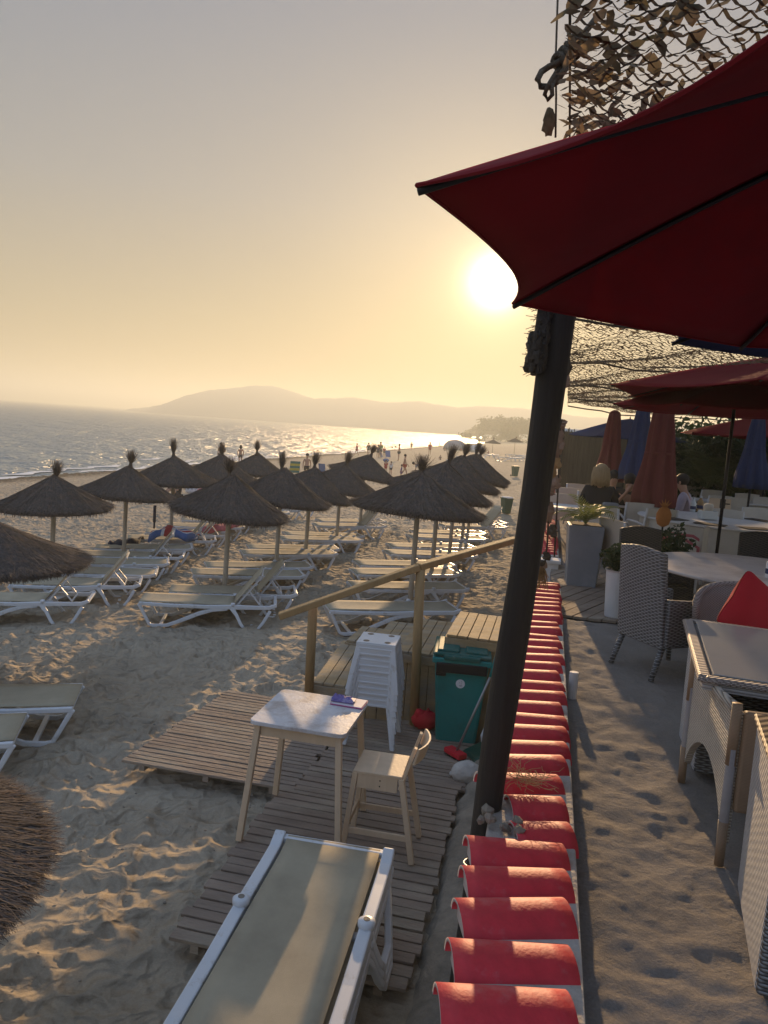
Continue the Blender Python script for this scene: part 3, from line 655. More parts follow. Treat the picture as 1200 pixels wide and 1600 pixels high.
def rock(label, loc, r, sq, seed):
    b = B(); rnd.seed(seed); b.ball((0, 0, r*.55), r, 16, .07, sq)
    o = b.build('rock', 'stone'); o.location = loc; k = o.modifiers.new('s', 'SUBSURF'); k.levels = k.render_levels = 1
    tx = o.modifiers.new('d', 'BEVEL'); tx.width = .01
    return tag(o, label, 'rock')
g = G(728, 1222); rock('pale angular rock lying at the edge of the boards by the post', (g.x, g.y, .0), .125, (1.1, .8, .85), 5)
g = G(706, 1220); rock('small pale pebble in front of the pale rock', (g.x, g.y, .03), .03, (1, 1, .7), 6)
rnd.seed(11)
# ------------------------------------------------------------------ bar table and stool
def frame_rot(v, a): return Vector((v[0]*math.cos(a)-v[1]*math.sin(a), v[0]*math.sin(a)+v[1]*math.cos(a), v[2]))
TA = R(-12)
def btable():
    t = thing('bar_table', 'tall square bar table with worn white top and pale wooden legs', 'table', (-.42, 5.36, .05), TA)
    H = .87; hw = .345
    def rr(z, th, r=.05, n=6):
        vs = []
        for (sx, sy, a0) in ((1, 1, 0), (-1, 1, 90), (-1, -1, 180), (1, -1, 270)):
            for k in range(n+1): a = R(a0+90*k/n); vs.append((sx*(hw-r)+r*math.cos(a), sy*(hw-r)+r*math.sin(a)))
        m_ = len(vs); b = B(); b.add([(x, y, z) for x, y in vs]+[(x, y, z+th) for x, y in vs], [tuple(range(m_))[::-1], tuple(range(m_, 2*m_))]+[(i, (i+1) % m_, m_+(i+1) % m_, m_+i) for i in range(m_)]); return b
    rr(H-.028, .028).build('tabletop', 'white_top', t, bevel=.004)
    for sx in (-1, 1):
        for sy in (-1, 1):
            b = B(); a = Vector((sx*(hw-.055), sy*(hw-.055), H-.03)); c = Vector((sx*(hw+.015), sy*(hw+.015), 0))
            b.beam(c, a, .042, .042, (0, 1, 0)); b.build('leg', 'pale_wood', t, bevel=.004)
    for i in range(4):
        M = Matrix.Rotation(i*math.pi/2, 3, 'Z'); b = B(); b.box(M @ Vector((hw-.058, 0, H-.072)), (.02, 2*hw-.15, .085), M); b.build('apron', 'pale_wood', t, bevel=.002)
    return t
btable()
p = atz(546, 1096, .935)
t = thing('magazine', 'open pink and white magazine lying on the bar table', 'magazine', (p.x, p.y, .927), R(-14))
b = B(); b.box((0, 0, .004), (.235, .17, .006)); b.build('pages', 'paper', t, bevel=.002); b = B(); b.box((0, 0, -.001), (.245, .178, .004)); b.build('cover', 'magenta', t)
p = atz(537, 1092, .95); t = thing('folded_papers', 'crumpled purple leaflets on top of the magazine', 'papers', (p.x, p.y, .938), R(-12))
b = B(); b.box((0, 0, .006), (.17, .10, .012)); b.build('leaflet_pile', 'paper_purple', t, bevel=.003)
b = B(); 
for k in range(5):
    x = -.06+.03*k; b.add([(x-.03, -.03, .012), (x+.03, -.035, .013), (x+.028, .04, .014+.012*(k % 2)), (x-.02, .04, .03-.004*k), (x-.005, 0, .05-.006*k)], [(0, 1, 4), (1, 2, 4), (2, 3, 4), (3, 0, 4)])
b.build('crumpled_leaf', 'paper_purple', t, solid=.001)
def bstool():
    t = thing('bar_stool', 'pale wooden bar stool with a low curved back beside the bar table', 'stool', (.115, 5.17, .05), R(-10))
    H = .60
    b = B(); b.box((0, 0, H-.011), (.34, .36, .022)); b.build('seat', 'pale_wood', t, bevel=.004)
    for sy in (-1, 1):
        b = B(); b.beam((-.21, sy*.175, 0), (-.155, sy*.165, H-.015), .036, .036, (0, 1, 0)); b.build('leg', 'pale_wood', t, bevel=.003)
        b = B(); b.beam((.28, sy*.185, 0), (.165, sy*.165, H-.02), .038, .038, (0, 1, 0)); b.build('leg', 'pale_wood', t, bevel=.003)
        b = B(); b.beam((.155, sy*.15, H-.10), (.245, sy*.135, H+.20), .022, .045, (0, 1, 0)); b.build('back_post', 'pale_wood', t, bevel=.003)
        b = B(); b.box((0, sy*.165, H-.072), (.28, .02, .10)); b.build('apron', 'pale_wood', t, bevel=.002)
        b = B(); b.beam((-.19, sy*.178, .17), (.245, sy*.18, .17), .018, .04); b.build('stretcher', 'pale_wood', t, bevel=.002)
    for sx in (-.155, .16):
        b = B(); b.box((sx, 0, H-.072), (.02, .28, .10)); b.build('apron', 'pale_wood', t, bevel=.002)
    b = B(); b.beam((-.188, -.17, .2), (-.188, .17, .2), .018, .04); b.build('stretcher', 'pale_wood', t, bevel=.002)
    b = B(); pts = [(.232+.05*(1-(y/.19)**2), y, 0) for y in [(-.19+.38*k/10) for k in range(11)]]; vs = []
    for (x, y, z) in pts: vs += [(x, y, H+.10), (x+.016, y, H+.10), (x+.046, y, H+.215), (x+.03, y, H+.215)]
    fs = [(0, 3, 2, 1), (40, 41, 42, 43)]
    for i in range(10):
        for k in range(4): a = 4*i+k; c = 4*i+(k+1) % 4; fs.append((a, c, c+4, a+4))
    b.add(vs, fs); b.build('backrest', 'pale_wood', t, bevel=.003)
    for sy in (-1, 1):
        for zz in (H-.05, H-.09):
            b = B(); b.ball((-.178, sy*.165, zz), .006, 6); b.build('screw', 'rib', t); b = B(); b.ball((.02, sy*.1765, zz), .005, 6); b.build('screw', 'rib', t)
    return t
bstool()
# ------------------------------------------------------------------ sun loungers
def lounger(raised, near=False):
    """length along +x: foot end at 0, head end at 2.06"""
    t = thing('sun_lounger', '', 'sun lounger', group='cream loungers set out in rows on the sand')
    W = .325; top = .335
    for sy in (-1, 1):
        y = sy*W; b = B()
        b.band([(.0, y, top), (.5, y, top-.012), (1., y, top-.012), (1.42, y, top), (1.75, y, top+.005), (1.95, y, top+.01), (2.06, y, top+.055)], .066 if near else .045, [.05, .05, .055, .07, .06, .06, .05])
        b.band([(.0, y, top), (.02, y, top-.03), (.10, y, .15), (.17, y, .02), (.24, y, .0), (.42, y, .012), (.55, y, .06), (.74, y, .145), (.92, y, .225), (1.1, y, .28), (1.32, y, .305)], .04, [.05, .05, .045, .045, .05, .05, .055, .06, .06, .055, .05])
        yo = lambda z_: y+sy*.07*(1-z_/top)
        b.band([(x_, yo(z_), z_) for x_, z_ in ((1.38, top-.01), (1.46, .22), (1.53, .09), (1.60, .005), (1.78, .0), (1.87, .12), (1.97, .30))], .04, [.07, .05, .045, .045, .045, .045, .05])
        b.build('side_frame', 'wplastic', t, bevel=.009)
        b = B(); b.lathe([(.040, 0), (.044, .02), (.044, .04), (.03, .05)] if near else [(.030, 0), (.034, .02), (.034, .045), (.02, .05)], 18, (1.40, y, top+.015)); b.build('hinge_cap', 'wplastic', t, smooth=True)
        if near: b2 = B(); b2.lathe([(.017, 0), (.017, .004)], 12, (1.40, y, top+.064)); b2.build('bolt', 'concrete', kids(t)[-1])
    for x, z in ((.03, top-.01), (1.38, top-.03), (2.04, top+.035), (.33, .012), (1.7, .01)):
        b = B(); b.box((x, 0, z), (.05, 2*W-.02, .035)); b.build('cross_bar', 'wplastic', t, bevel=.008)
    def sl(x0, x1, f, nm):
        n = 12; b = B(); vs = []; K = 7
        for i in range(n+1):
            x = x0+(x1-x0)*i/n
            for j in range(K+1): v = -1+2*j/K; p = f(x, v); vs.append(p)
        b.add(vs, [(i*(K+1)+j, (i+1)*(K+1)+j, (i+1)*(K+1)+j+1, i*(K+1)+j+1) for i in range(n) for j in range(K)])
        return b.build(nm, 'sling', t, smooth=True, solid=.008)
    Ls = 1.395 if raised else 2.05
    sl(.0, Ls, lambda x, v: (x, v*(.275 if near else .300), top+.028+max(0, x-1.9)*.15-.018*(1-v*v)*math.sin(math.pi*min(1, max(0, x/Ls)))**.5), 'sling')
    ang = R(52) if raised else R(2)
    ca, sa = math.cos(ang), math.sin(ang)
    if raised: sl(0, .66, lambda x, v: (1.40+x*ca+.012*(1-v*v)*sa, v*.298, top+.030+x*sa-.012*(1-v*v)*ca*math.sin(math.pi*x/.66)), 'backrest')
    b = B()
    for sy in (-1, 1): b.band([(1.42+.02*sa, sy*.25, top-.012), (1.40+.65*ca+.03*sa, sy*.25, top-.025*ca+.65*sa)], .03, .03)
    b.box((1.40+.65*ca+.02*sa, 0, top-.02*ca+.65*sa), (.03, .56, .03)); b.build('back_frame', 'wplastic', t, bevel=.007)
    if raised:
        b = B()
        for sy in (-1, 1): b.band([(1.40+.34*ca, sy*.23, top+.34*sa), (1.80, sy*.23, top+.03)], .02, .022)
        b.box((1.80, 0, top+.03), (.022, .46, .022)); b.build('prop', 'wplastic', t, bevel=.004)
    return t
LF = lounger(False); LR = lounger(True); LN = lounger(False, True)
def put_l(proto, head_or_foot, x, y, ang, z, label, s=1.):
    # x, y = the foot end; ang = direction towards the head end
    c = copy(proto, label, (x, y, z), ang, s); c.rotation_euler[1] = R(rnd.uniform(-.8, .8)); return c
# foreground pair, stacked, head end away from us
hx = Vector((-.15, 4.24)); dr = Vector((.17, 1)).normalized(); ft = hx-dr*2.06; an = math.atan2(dr.y, dr.x)
LN.location = (ft.x, ft.y, .185); LN.rotation_euler = (0, 0, an); LN.scale = (1, 1, 1); LN['label'] = 'large cream lounger in the foreground, topmost of the stack on the boards'; LN['group'] = 'stacked foreground loungers'
c = copy(LF, 'lowest lounger of the foreground stack, standing on the boards', (ft.x+.015, ft.y+.03, .06), an); c['group'] = 'stacked foreground loungers'
c = copy(LF, 'middle lounger of the foreground stack, just under the large cream one', (ft.x+.008, ft.y+.015, .122), an); c['group'] = 'stacked foreground loungers'
# two at the left edge of the picture, near
a1 = G(122, 1090, .33); put_l(LF, 0, a1.x, a1.y-.0, R(180+14), a1.z, 'cream lounger cut by the left edge, beyond the smaller lounger end')
a1 = G(33, 1140, .33); put_l(LF, 0, a1.x, a1.y, R(180+16), a1.z, 'cream lounger end nearest the foreground at the left edge')
def colname(k): return ['row nearest the sea', 'middle row', 'row nearest the wall'][k]
# col 3 (nearest the wall): from left ends
for i, (px, py) in enumerate([(509, 951), (548, 918), (552, 897), (557, 883), (604, 866), (609, 855), (640, 840), (645, 833), (688, 822), (692, 815)]):
    g = G(px, py, .33); rs_ = i >= 8
    put_l(LR if rs_ else LF, 0, g.x, g.y, R(17+rnd.uniform(-2, 2)), gz(g.x+1, g.y)-.02, 'cream lounger%s, %s from the front in the row nearest the wall' % (' with raised back' if rs_ else ', back flat', ORD[i]))
for i, (px, py) in enumerate([(222, 938), (266, 924), (300, 897), (322, 886), (378, 866), (388, 857), (438, 843), (445, 836), (492, 822), (497, 815)]):
    g = G(px, py, .33); rs_ = i in (0, 1, 8, 9)
    put_l(LR if rs_ else LF, 0, g.x, g.y, R([9, 12, 16, 17, 19, 19, 20, 20, 20, 20][i]+rnd.uniform(-2, 2)), gz(g.x+1, g.y)-.02, 'cream lounger%s, %s from the front in the middle row' % (' with raised back' if rs_ else ', back flat', ORD[i]))
for i, (px, py) in enumerate([(-80, 936), (20, 912), (62, 893), (92, 880), (128, 868), (150, 857), (200, 842), (228, 832), (262, 822), (285, 813), (330, 806), (352, 800)]):
    g = G(px, py, .33); rs_ = i in (0, 1, 4, 6, 7)
    put_l(LR if rs_ else LF, 0, g.x, g.y, R(14+rnd.uniform(-3, 3)), gz(g.x+1, g.y)-.02, 'cream lounger%s, %s from the front in the row nearest the sea' % (' with raised back' if rs_ else ', back flat', ORD[i]))
far_l = [(700, 722), (716, 716), (744, 711), (775, 716), (792, 712), (812, 716)]
for i, (px, py) in enumerate(far_l):
    g = G(px, py, .33); put_l(LF, 0, g.x, g.y, R(20), g.z, 'far white lounger, %s from the left by the distant parasols' % ORD[i], 1.6)
LR.hide_render = False
# the raised prototype becomes the last of the rows near the sea
g = G(375, 796, .33); LR.location = (g.x, g.y, gz(g.x+1, g.y)); LR.rotation_euler = (0, 0, R(15)); LR['label'] = 'cream lounger with raised back, farthest in the row nearest the sea'
g = G(400, 793, .33); LF.location = (g.x, g.y, gz(g.x+1, g.y)); LF.rotation_euler = (0, 0, R(15)); LF['label'] = 'cream lounger, back flat, last but one in the row nearest the sea'
# ------------------------------------------------------------------ thatched parasols
def thatch_mesh(n, w_, seed, rad=1.0):
    r_ = random.Random(seed); b = B()
    def prof(r): # height above the rim for radius r
        t = r/rad; return .60*(1-t)**1.18+.02
    for i in range(n):
        a = r_.uniform(0, 6.2832); r0 = rad*(r_.random()**.62)*.97; ln = r_.uniform(.22, .46); r1 = min(r0+ln, rad+r_.uniform(-.06, .09)); da = r_.uniform(-.09, .09)/max(.25, r0)
        lift = r_.uniform(.004, .035); pts = []
        for k in range(3):
            t = k/2; r = r0+(r1-r0)*t; aa = a+da*t; z = prof(min(r, rad))+lift*(1+.5*t)
            if k == 2 and r1 > rad-.08: z -= r_.uniform(.0, .07)
            pts.append(Vector((r*math.cos(aa), r*math.sin(aa), z)))
        tw = r_.uniform(-.6, .6); sd = Vector((-math.sin(a), math.cos(a), tw)).normalized()*w_*r_.uniform(.6, 1.4)
        b.add([pts[0]-sd, pts[0]+sd, pts[1]-sd, pts[1]+sd, pts[2]-sd*.4, pts[2]+sd*.4], [(0, 1, 3, 2), (2, 3, 5, 4)])
    # fringe hanging at the rim
    for i in range(n//3):
        a = r_.uniform(0, 6.2832); r = rad+r_.uniform(-.07, .01); z = r_.uniform(0, .05); L_ = r_.uniform(.04, .10); sd = Vector((-math.sin(a), math.cos(a), r_.uniform(-.3, .3)))*w_
        o = Vector((math.cos(a)*r, math.sin(a)*r, z)); e = o+Vector((math.cos(a)*.03, math.sin(a)*.03, -L_)); b.add([o-sd, o+sd, e+sd*.4, e-sd*.4], [(0, 1, 2, 3)])
    return b
def core_mesh(rad=1.0):
    b = B(); b.lathe([(.02, -.0+.50), (.5*rad, .18), (rad*.97, -.045), (rad*.99, .0), (.75*rad, .60*.25**1.18-.01), (.5*rad, .60*.5**1.18-.01), (.25*rad, .60*.75**1.18-.01), (.04, .60)], 30, cap=False); return b
def tuft_mesh(n, seed, spread=.09, h=.27, w_=.004):
    r_ = random.Random(seed); b = B()
    for i in range(n):
        a = r_.uniform(0, 6.28); r0 = r_.uniform(0, .045); r1 = r_.uniform(.02, spread)*(1.9 if r_.random() < .3 else 1); hh = h*r_.uniform(.5, 1.1)
        p0 = Vector((math.cos(a)*r0*1.6, math.sin(a)*r0*1.6, .50)); p1 = Vector((math.cos(a)*r0*.7, math.sin(a)*r0*.7, .66)); p2 = Vector((math.cos(a)*r1, math.sin(a)*r1, .64+hh))
        sd = Vector((-math.sin(a), math.cos(a), 0))*w_; b.add([p0-sd, p0+sd, p1-sd, p1+sd, p2-sd*.3, p2+sd*.3], [(0, 1, 3, 2), (2, 3, 5, 4)])
    b.tube([(0, 0, .63), (0, 0, .655)], .034, 10)
    return b
TH = [thatch_mesh(5200, .0055, 1).mesh('thatch', 'thatch'), thatch_mesh(5200, .0055, 2).mesh('thatch', 'thatch')]
THN = thatch_mesh(26000, .0027, 5).mesh('thatch', 'thatch')
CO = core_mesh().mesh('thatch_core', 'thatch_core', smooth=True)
TU = [tuft_mesh(380, s_, sp_*1.1, h_*1.3, w_=.0034).mesh('tuft', 'thatch') for s_, sp_, h_ in ((1, .13, .26), (2, .09, .28), (3, .15, .22))]
def thatch_parasol(label, base, rimz, k=0, tilt=(0, 0), rad=1., near=False, flat=1., rz=0., lean=0., tuft=0, group='thatched parasols in rows on the sand'):
    t = thing('thatched_parasol', label, 'parasol', base, 0, group)
    hgt = rimz-base.z
    b = B(); b.tube([(lean, 0, -.1), (lean*.5, 0, hgt*.5), (0, 0, hgt+.5)], .043 if not near else .04, 12); b.build('pole', 'pole_wood', t, smooth=True)
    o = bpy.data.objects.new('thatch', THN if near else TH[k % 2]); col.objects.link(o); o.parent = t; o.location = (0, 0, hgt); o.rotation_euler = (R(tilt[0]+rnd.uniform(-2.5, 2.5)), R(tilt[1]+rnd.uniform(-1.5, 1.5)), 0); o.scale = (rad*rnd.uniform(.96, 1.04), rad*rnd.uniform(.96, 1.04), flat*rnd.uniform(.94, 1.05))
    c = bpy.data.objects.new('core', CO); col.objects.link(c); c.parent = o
    u = bpy.data.objects.new('tuft', TU[tuft % 3]); col.objects.link(u); u.parent = o; u.rotation_euler = (R(rnd.uniform(-9, 9)), R(rnd.uniform(-9, 9)), k*1.3); u.scale = (1, 1, rnd.uniform(.9, 1.08))
    return t
specs = [ # px of pole, column offset c, rim pixel y, tilt about view axis, radius, label
 (84, -8.85, 792, 0, 1.02, 'thatched parasol with a bushy tuft, leftmost one standing whole in the picture', 0),
 (197, -8.85, 773, 3, 1.0, 'thatched parasol second from the left, its pole among the blue towels', 2),
 (270, -8.85, 751, 2, 1.0, 'thatched parasol third from the left with a slim upright tuft', 1),
 (342, -8.85, 746, 4, 1.0, 'thatched parasol in front of the standing bather, half hidden', 0),
 (399, -8.85, 738, 3, .95, 'small thatched parasol right of the standing woman by the water', 0),
 (357, -5.2, 800, 4, 1.0, 'large thatched parasol at the front of the middle row', 2),
 (437, -5.2, 780, 5, 1.0, 'thatched parasol second from the front in the middle row', 1),
 (483, -5.2, 772, 9, 1.0, 'thatched parasol third from the front in the middle row', 0),
 (531, -5.2, 762, 9, 1.0, 'thatched parasol fourth from the front in the middle row', 0),
 (567, -5.2, 742, 10, 1.0, 'thatched parasol last in the middle row, near the water side', 2),
 (650, -1.95, 797, 2, 1.06, 'large thatched parasol at the front of the row nearest the wall', 2),
 (682, -1.95, 770, 10, 1.0, 'thatched parasol second from the front in the row nearest the wall', 1),
 (709, -1.95, 755, 10, 1.0, 'thatched parasol third from the front in the row nearest the wall', 0),
 (728, -1.95, 746, 10, 1.0, 'thatched parasol fourth from the front in the row nearest the wall', 1),
 (737, -1.95, 742, 10, 1.0, 'farthest thatched parasol of the row nearest the wall', 2)]
for i, (px, c, ry, ti, rad, lab, tf) in enumerate(specs):
    g = on_col(px, c); z = aty(px, ry, g.y).z
    thatch_parasol(lab, g, z, i, (0, ti), rad, lean=-.02, tuft=tf)
thatch_parasol('near thatched parasol cut by the left edge of the picture', Vector((-4.15, 7.9, gz(-4.05, 7.9))), aty(0, 886, 7.6).z-.0, 0, (0, 0), 1.05, True, .74, tuft=1)
thatch_parasol('closest thatched parasol, only its brown rim in the lower left corner', Vector((-2.24, 2.72, gz(-2.1, 2.7))), 1.11, 1, (0, 0), .98, True, .62, tuft=2)
for i, (px, bot, rim, s_) in enumerate(((769, 708, 692.5, 1.35), (803, 710, 690, 1.35))):
    g = G(px, bot); d = aty(px, rim, g.y); q = thatch_parasol('distant thatched parasol far along the beach, %s of the two' % ('left' if i == 0 else 'right'), g, d.z, i, rad=s_, group='distant thatched parasols')
# ------------------------------------------------------------------ patio deck at the gate
t = thing('patio_deck', 'weathered timber deck between the tiled wall and the wicker chairs', 'deck', (-.15+.21*8, 8, PATIO), -WANG)
b = B(); ca = R(-28)
for i in range(34):
    x = -1.6+i*.145
    # slanted boards clipped to the deck rectangle (local x .36..2.6, y -.1..3)
    pts = []
    for e in (x+.006, x+.139):
        y0_, y1_ = -.12, 3.1; k = .42; xs0 = e+k*y0_; xs1 = e+k*y1_
        lo_ = max(y0_, (.30-e)/k); hi_ = min(y1_, (2.9-e)/k); pts.append((e, lo_, hi_, k))
    if pts[0][1] < pts[0][2]-.05 and pts[1][1] < pts[1][2]-.02:
        (e0, l0, h0, k), (e1, l1, h1, _) = pts; z = rnd.uniform(-.003, .003)
        c = [(e0+k*l0, l0), (e1+k*l1, l1), (e1+k*h1, h1), (e0+k*h0, h0)]
        b.hexa([(x_, y_, -.005+z) for x_, y_ in c]+[(x_, y_, .022+z) for x_, y_ in c])
b.build('planks', 'walk_wood', t)
b = B(); b.box((1.6, 1.5, -.02), (2.6, 3.1, .012)); b.build('underlay', 'thatch_core', t)
# white pipe stub and small things
g = atz(893, 1093, PATIO); b = B(); b.tube([(0, 0, -.05), (0, 0, .17)], .032, 14); b.tube([(0, 0, .17), (0, 0, .172)], .026, 14)
o = b.build('pipe_stub', 'pot', smooth=False); o.location = (g.x, g.y, PATIO+.03); tag(o, 'short white plastic pipe sticking up beside the tiled wall', 'pipe')
g = atz(905, 918, PATIO); t = thing('planter', 'tall grey square planter holding a small palm at the deck', 'planter', (g.x+.04, g.y+.15, PATIO), R(-9))
b = B(); s0, s1 = .175, .215; b.hexa([(-s0, -s0, 0), (s0, -s0, 0), (s0, s0, 0), (-s0, s0, 0), (-s1, -s1, .78), (s1, -s1, .78), (s1, s1, .78), (-s1, s1, .78)]); b.build('box', 'planter', t, bevel=.008)
b = B(); b.box((0, 0, .785), (.36, .36, .012)); b.build('soil', 'thatch_core', t)
def palm(b, c, n, ln, up=1.1, seed=0, wid=.016, leaflets=True, droop=1.6):
    r_ = random.Random(seed); c = Vector(c)
    for i in range(n):
        a = 6.283*i/n+r_.uniform(-.3, .3); e = r_.uniform(.5, 1.25)*up; L_ = ln*r_.uniform(.7, 1.1); p = c.copy(); el = e; pts = [p.copy()]; N = 9
        for k in range(N):
            p = p+Vector((math.cos(a)*math.cos(el), math.sin(a)*math.cos(el), math.sin(el)))*L_/N; el -= droop/N*(.4+1.2*k/N)*r_.uniform(.7, 1.2); pts.append(p.copy())
        b.tube(pts, [wid*.35*(1-.8*k/N) for k in range(N+1)], 4)
        sd = Vector((-math.sin(a), math.cos(a), 0))
        if leaflets:
            for k in range(2, N+1):
                for s_ in (-1, 1):
                    for q in (0, .5):
                        o = pts[k]*(1-q)+pts[k-1]*q; d = (pts[k]-pts[k-1]).normalized(); tip = o+(sd*s_*.75+d*.7+Vector((0, 0, -.25))).normalized()*L_*.33*math.sin(math.pi*(.12+.8*k/(N+1)))*r_.uniform(.8, 1.1)
                        w_ = d*wid; b.add([o-w_*.6, o+w_*.6, (o+tip)/2+w_*.8, tip, (o+tip)/2-w_*.8], [(0, 1, 2, 3, 4)])
b = B(); palm(b, (0, 0, .78), 13, .58, 1.25, 3, .010, True, 1.9); b.build('palm_leaves', 'leafyellow', t)
def bush(b, c, r, n, ls, seed, sq=(1, 1, 1)):
    r_ = random.Random(seed); c = Vector(c)
    for i in range(n):
        d = Vector((r_.gauss(0, 1), r_.gauss(0, 1), r_.gauss(0, 1))).normalized(); rr = r*r_.random()**.4*(1+.25*math.sin(d.x*5+seed)*math.cos(d.y*4+d.z*3))
        p = c+Vector((d.x*rr*sq[0], d.y*rr*sq[1], d.z*rr*sq[2])); a = Vector((r_.gauss(0, 1), r_.gauss(0, 1), r_.gauss(0, 1))).normalized(); q = a.cross(Vector((r_.gauss(0, 1), r_.gauss(0, 1), r_.gauss(0, 1)))).normalized()
        s_ = ls*r_.uniform(.6, 1.3); b.add([p-a*s_, p+q*s_*.5, p+a*s_, p-q*s_*.5], [(0, 1, 2, 3)])
g = atz(958, 968, PATIO); t = thing('plant_pot', 'tall white round pot with a leafy green bush behind the grey wicker chair', 'plant pot', (g.x+.02, g.y+.05, PATIO))
b = B(); b.lathe([(.085, 0), (.10, .03), (.125, .5), (.14, .52), (.12, .52), (.11, .46)], 26); b.build('pot', 'pot', t, smooth=False)
b = B(); bush(b, (-.02, 0, .64), .17, 900, .028, 4, (1.1, 1.1, .85)); b.build('bush', 'leafdark', t)
# ------------------------------------------------------------------ wicker dining chairs
def wchair(label, mk, loc, rz, H=1.0, group=None, arm=True):
    """faces local +x; back at x=0"""
    t = thing('wicker_chair', label, 'chair', loc, rz, group)
    b = B(); vs = []; K = 8
    for i in range(K+1):
        y = -.26+.52*i/K; bow = .03*(1-(y/.26)**2)
        for (x, z) in ((-.02, .26), (-.09, H), (-.045, H), (.03, .26)):
            vs.append((x-bow*(1 if z > .5 else .3), y*(1. if z < .5 else .96), z+.02*math.cos(y*8)*(z > .5)))
    fs = [(0, 3, 2, 1), (4*K, 4*K+1, 4*K+2, 4*K+3)]
    for i in range(K):
        for k in range(4): a = 4*i+k; c = 4*i+(k+1) % 4; fs.append((a, c, c+4, a+4))
    b.add(vs, fs); b.build('backrest', mk, t, bevel=.012)
    b = B(); b.box((.30, 0, .345), (.52, .50, .17)); b.build('seat', mk, t, bevel=.015)
    if arm:
        for sy in (-1, 1):
            b = B(); b.hexa([(.0, sy*.265-.02, .28), (.55, sy*.265-.02, .28), (.55, sy*.265+.02, .28), (.0, sy*.265+.02, .28), (-.02, sy*.265-.025, .66), (.53, sy*.265-.025, .62), (.53, sy*.265+.025, .62), (-.02, sy*.265+.025, .66)]); b.build('arm', mk, t, bevel=.01)
    for sx, sy in ((0, -1), (0, 1), (1, -1), (1, 1)):
        b = B(); b.tube([(.02 if not sx else .53, sy*.225, .28), (-.075 if not sx else .55, sy*.235, .0)], [.026, .021], 10); b.build('leg', mk, t, smooth=True)
    b = B(); b.box((.30, 0, .44), (.46, .44, .03)); b.build('seat_pad', mk, t, bevel=.012)
    return t
a0 = atz(950, 1035, PATIO); a1 = atz(1020, 1068, PATIO); mid = (a0+a1)/2; dv = Vector((a1.y-a0.y, a0.x-a1.x)); ang = math.atan2(-dv.y, -dv.x)
wchair('grey woven wicker chair standing alone on the sand, its high back towards us', 'wick_grey', (mid.x+.075*math.cos(ang), mid.y+.075*math.sin(ang), PATIO), ang, 1.02)
q = atz(1000, 826, 2.1); wchair('dark wicker chair on the far side of the near round table', 'wick_dark', (q.x+.05, q.y, PATIO), R(-75), .93)
q = atz(1168, 833, 2.1); wchair('dark wicker chair at the right edge behind the near round table', 'wick_dark', (q.x+.2, q.y, PATIO), R(-100), .93)
# round table near
def round_table(label, loc, r, H, topm, skirt=None, foot='wick_dark'):
    t = thing('round_table', label, 'table', loc)
    b = B(); b.lathe([(r-.02, H-.03), (r, H-.02), (r, H-.006), (r-.01, H)], 64); b.build('tabletop', topm, t, smooth=False)
    if skirt:
        b = B(); b.lathe([(r*.93, .02), (r*.96, H*.5), (r*.97, H-.031)], 64, cap=False, fn=lambda a, u: 1+.012*(1-u)*math.sin(a*22)); b.build('skirt', skirt, t, smooth=True)
    else:
        b = B(); b.lathe([(.30, 0), (.30, .05), (.06, .08), (.05, H-.03)], 24); b.build('pedestal', foot, t, smooth=False)
    return t
round_table('large round pale table beside the grey wicker chair', (3.5, 7.0, PATIO), 1.0, .75, 'tabletop')
def bottle(label, loc, h, r, m, cap='wplastic'):
    t = thing('bottle', label, 'bottle', loc); b = B(); b.lathe([(r*.95, 0), (r, .01), (r, h*.62), (r*.8, h*.7), (r*.4, h*.82), (r*.38, h*.9)], 18); b.build('body', m, t, smooth=True)
    b = B(); b.lathe([(r*.46, h*.88), (r*.46, h), (r*.1, h+.004)], 14); b.build('cap', cap, t); b = B(); b.lathe([(r*1.02, h*.18), (r*1.02, h*.40)], 18, cap=False); b.build('label', 'blue_faded', t); return t
q = atz(1198, 903, 1.92); bottle('white bottle standing on the near round table at the right edge', (q.x+.03, q.y, 1.921), .21, .045, 'white_lbl')
# ------------------------------------------------------------------ near square table, box chairs, tub chair, rattan chair with cushion
c0 = atz(1070, 968, 1.90); c1 = atz(1095, 1060, 1.90); dd = (c1-c0); L_ = dd.length; ang = math.atan2(dd.y, dd.x)
t = thing('wicker_table', 'rectangular wicker table with grey glass top at the right edge', 'table', (c0.x, c0.y, PATIO), ang)   # local x toward us, local y to the right
Wd = 1.0; H = .73
b = B(); b.box((L_/2, Wd/2, H-.035), (L_-.02, Wd-.02, .05)); b.build('apron', 'wick_panel', t, bevel=.012)
b = B(); 
rim = [(.02, .02), (L_-.02, .02), (L_-.02, Wd-.02), (.02, Wd-.02), (.02, .02)]
for i in range(4): b.beam((rim[i][0], rim[i][1], H-.003), (rim[i+1][0], rim[i+1][1], H-.003), .062, .03)
b.build('rim', 'wick_rim', t, bevel=.012)
b = B()   # braided edge cord
for i in range(2):
    (x0, y0), (x1, y1) = ((.0, .0), (L_, .0)) if i == 0 else ((L_, .0), (L_, Wd)); n = 46
    for k in range(n):
        u = (k+.5)/n; b.ball((x0+(x1-x0)*u, y0+(y1-y0)*u, H-.006), .0155, 6, 0, (1.1, 1.1, .9))
b.build('edge_braid', 'wick_rim', t, smooth=True)
b = B(); b.box((L_/2, Wd/2, H+.012), (L_-.12, Wd-.12, .008)); b.build('glass_top', 'glasstop', t, bevel=.002)
for x, y in ((L_-.06, Wd-.06), (.06, Wd-.06)):
    b = B(); b.box((x, y, (H-.06)/2), (.06, .06, H-.06)); b.build('leg', 'wick_grey', t, bevel=.006)
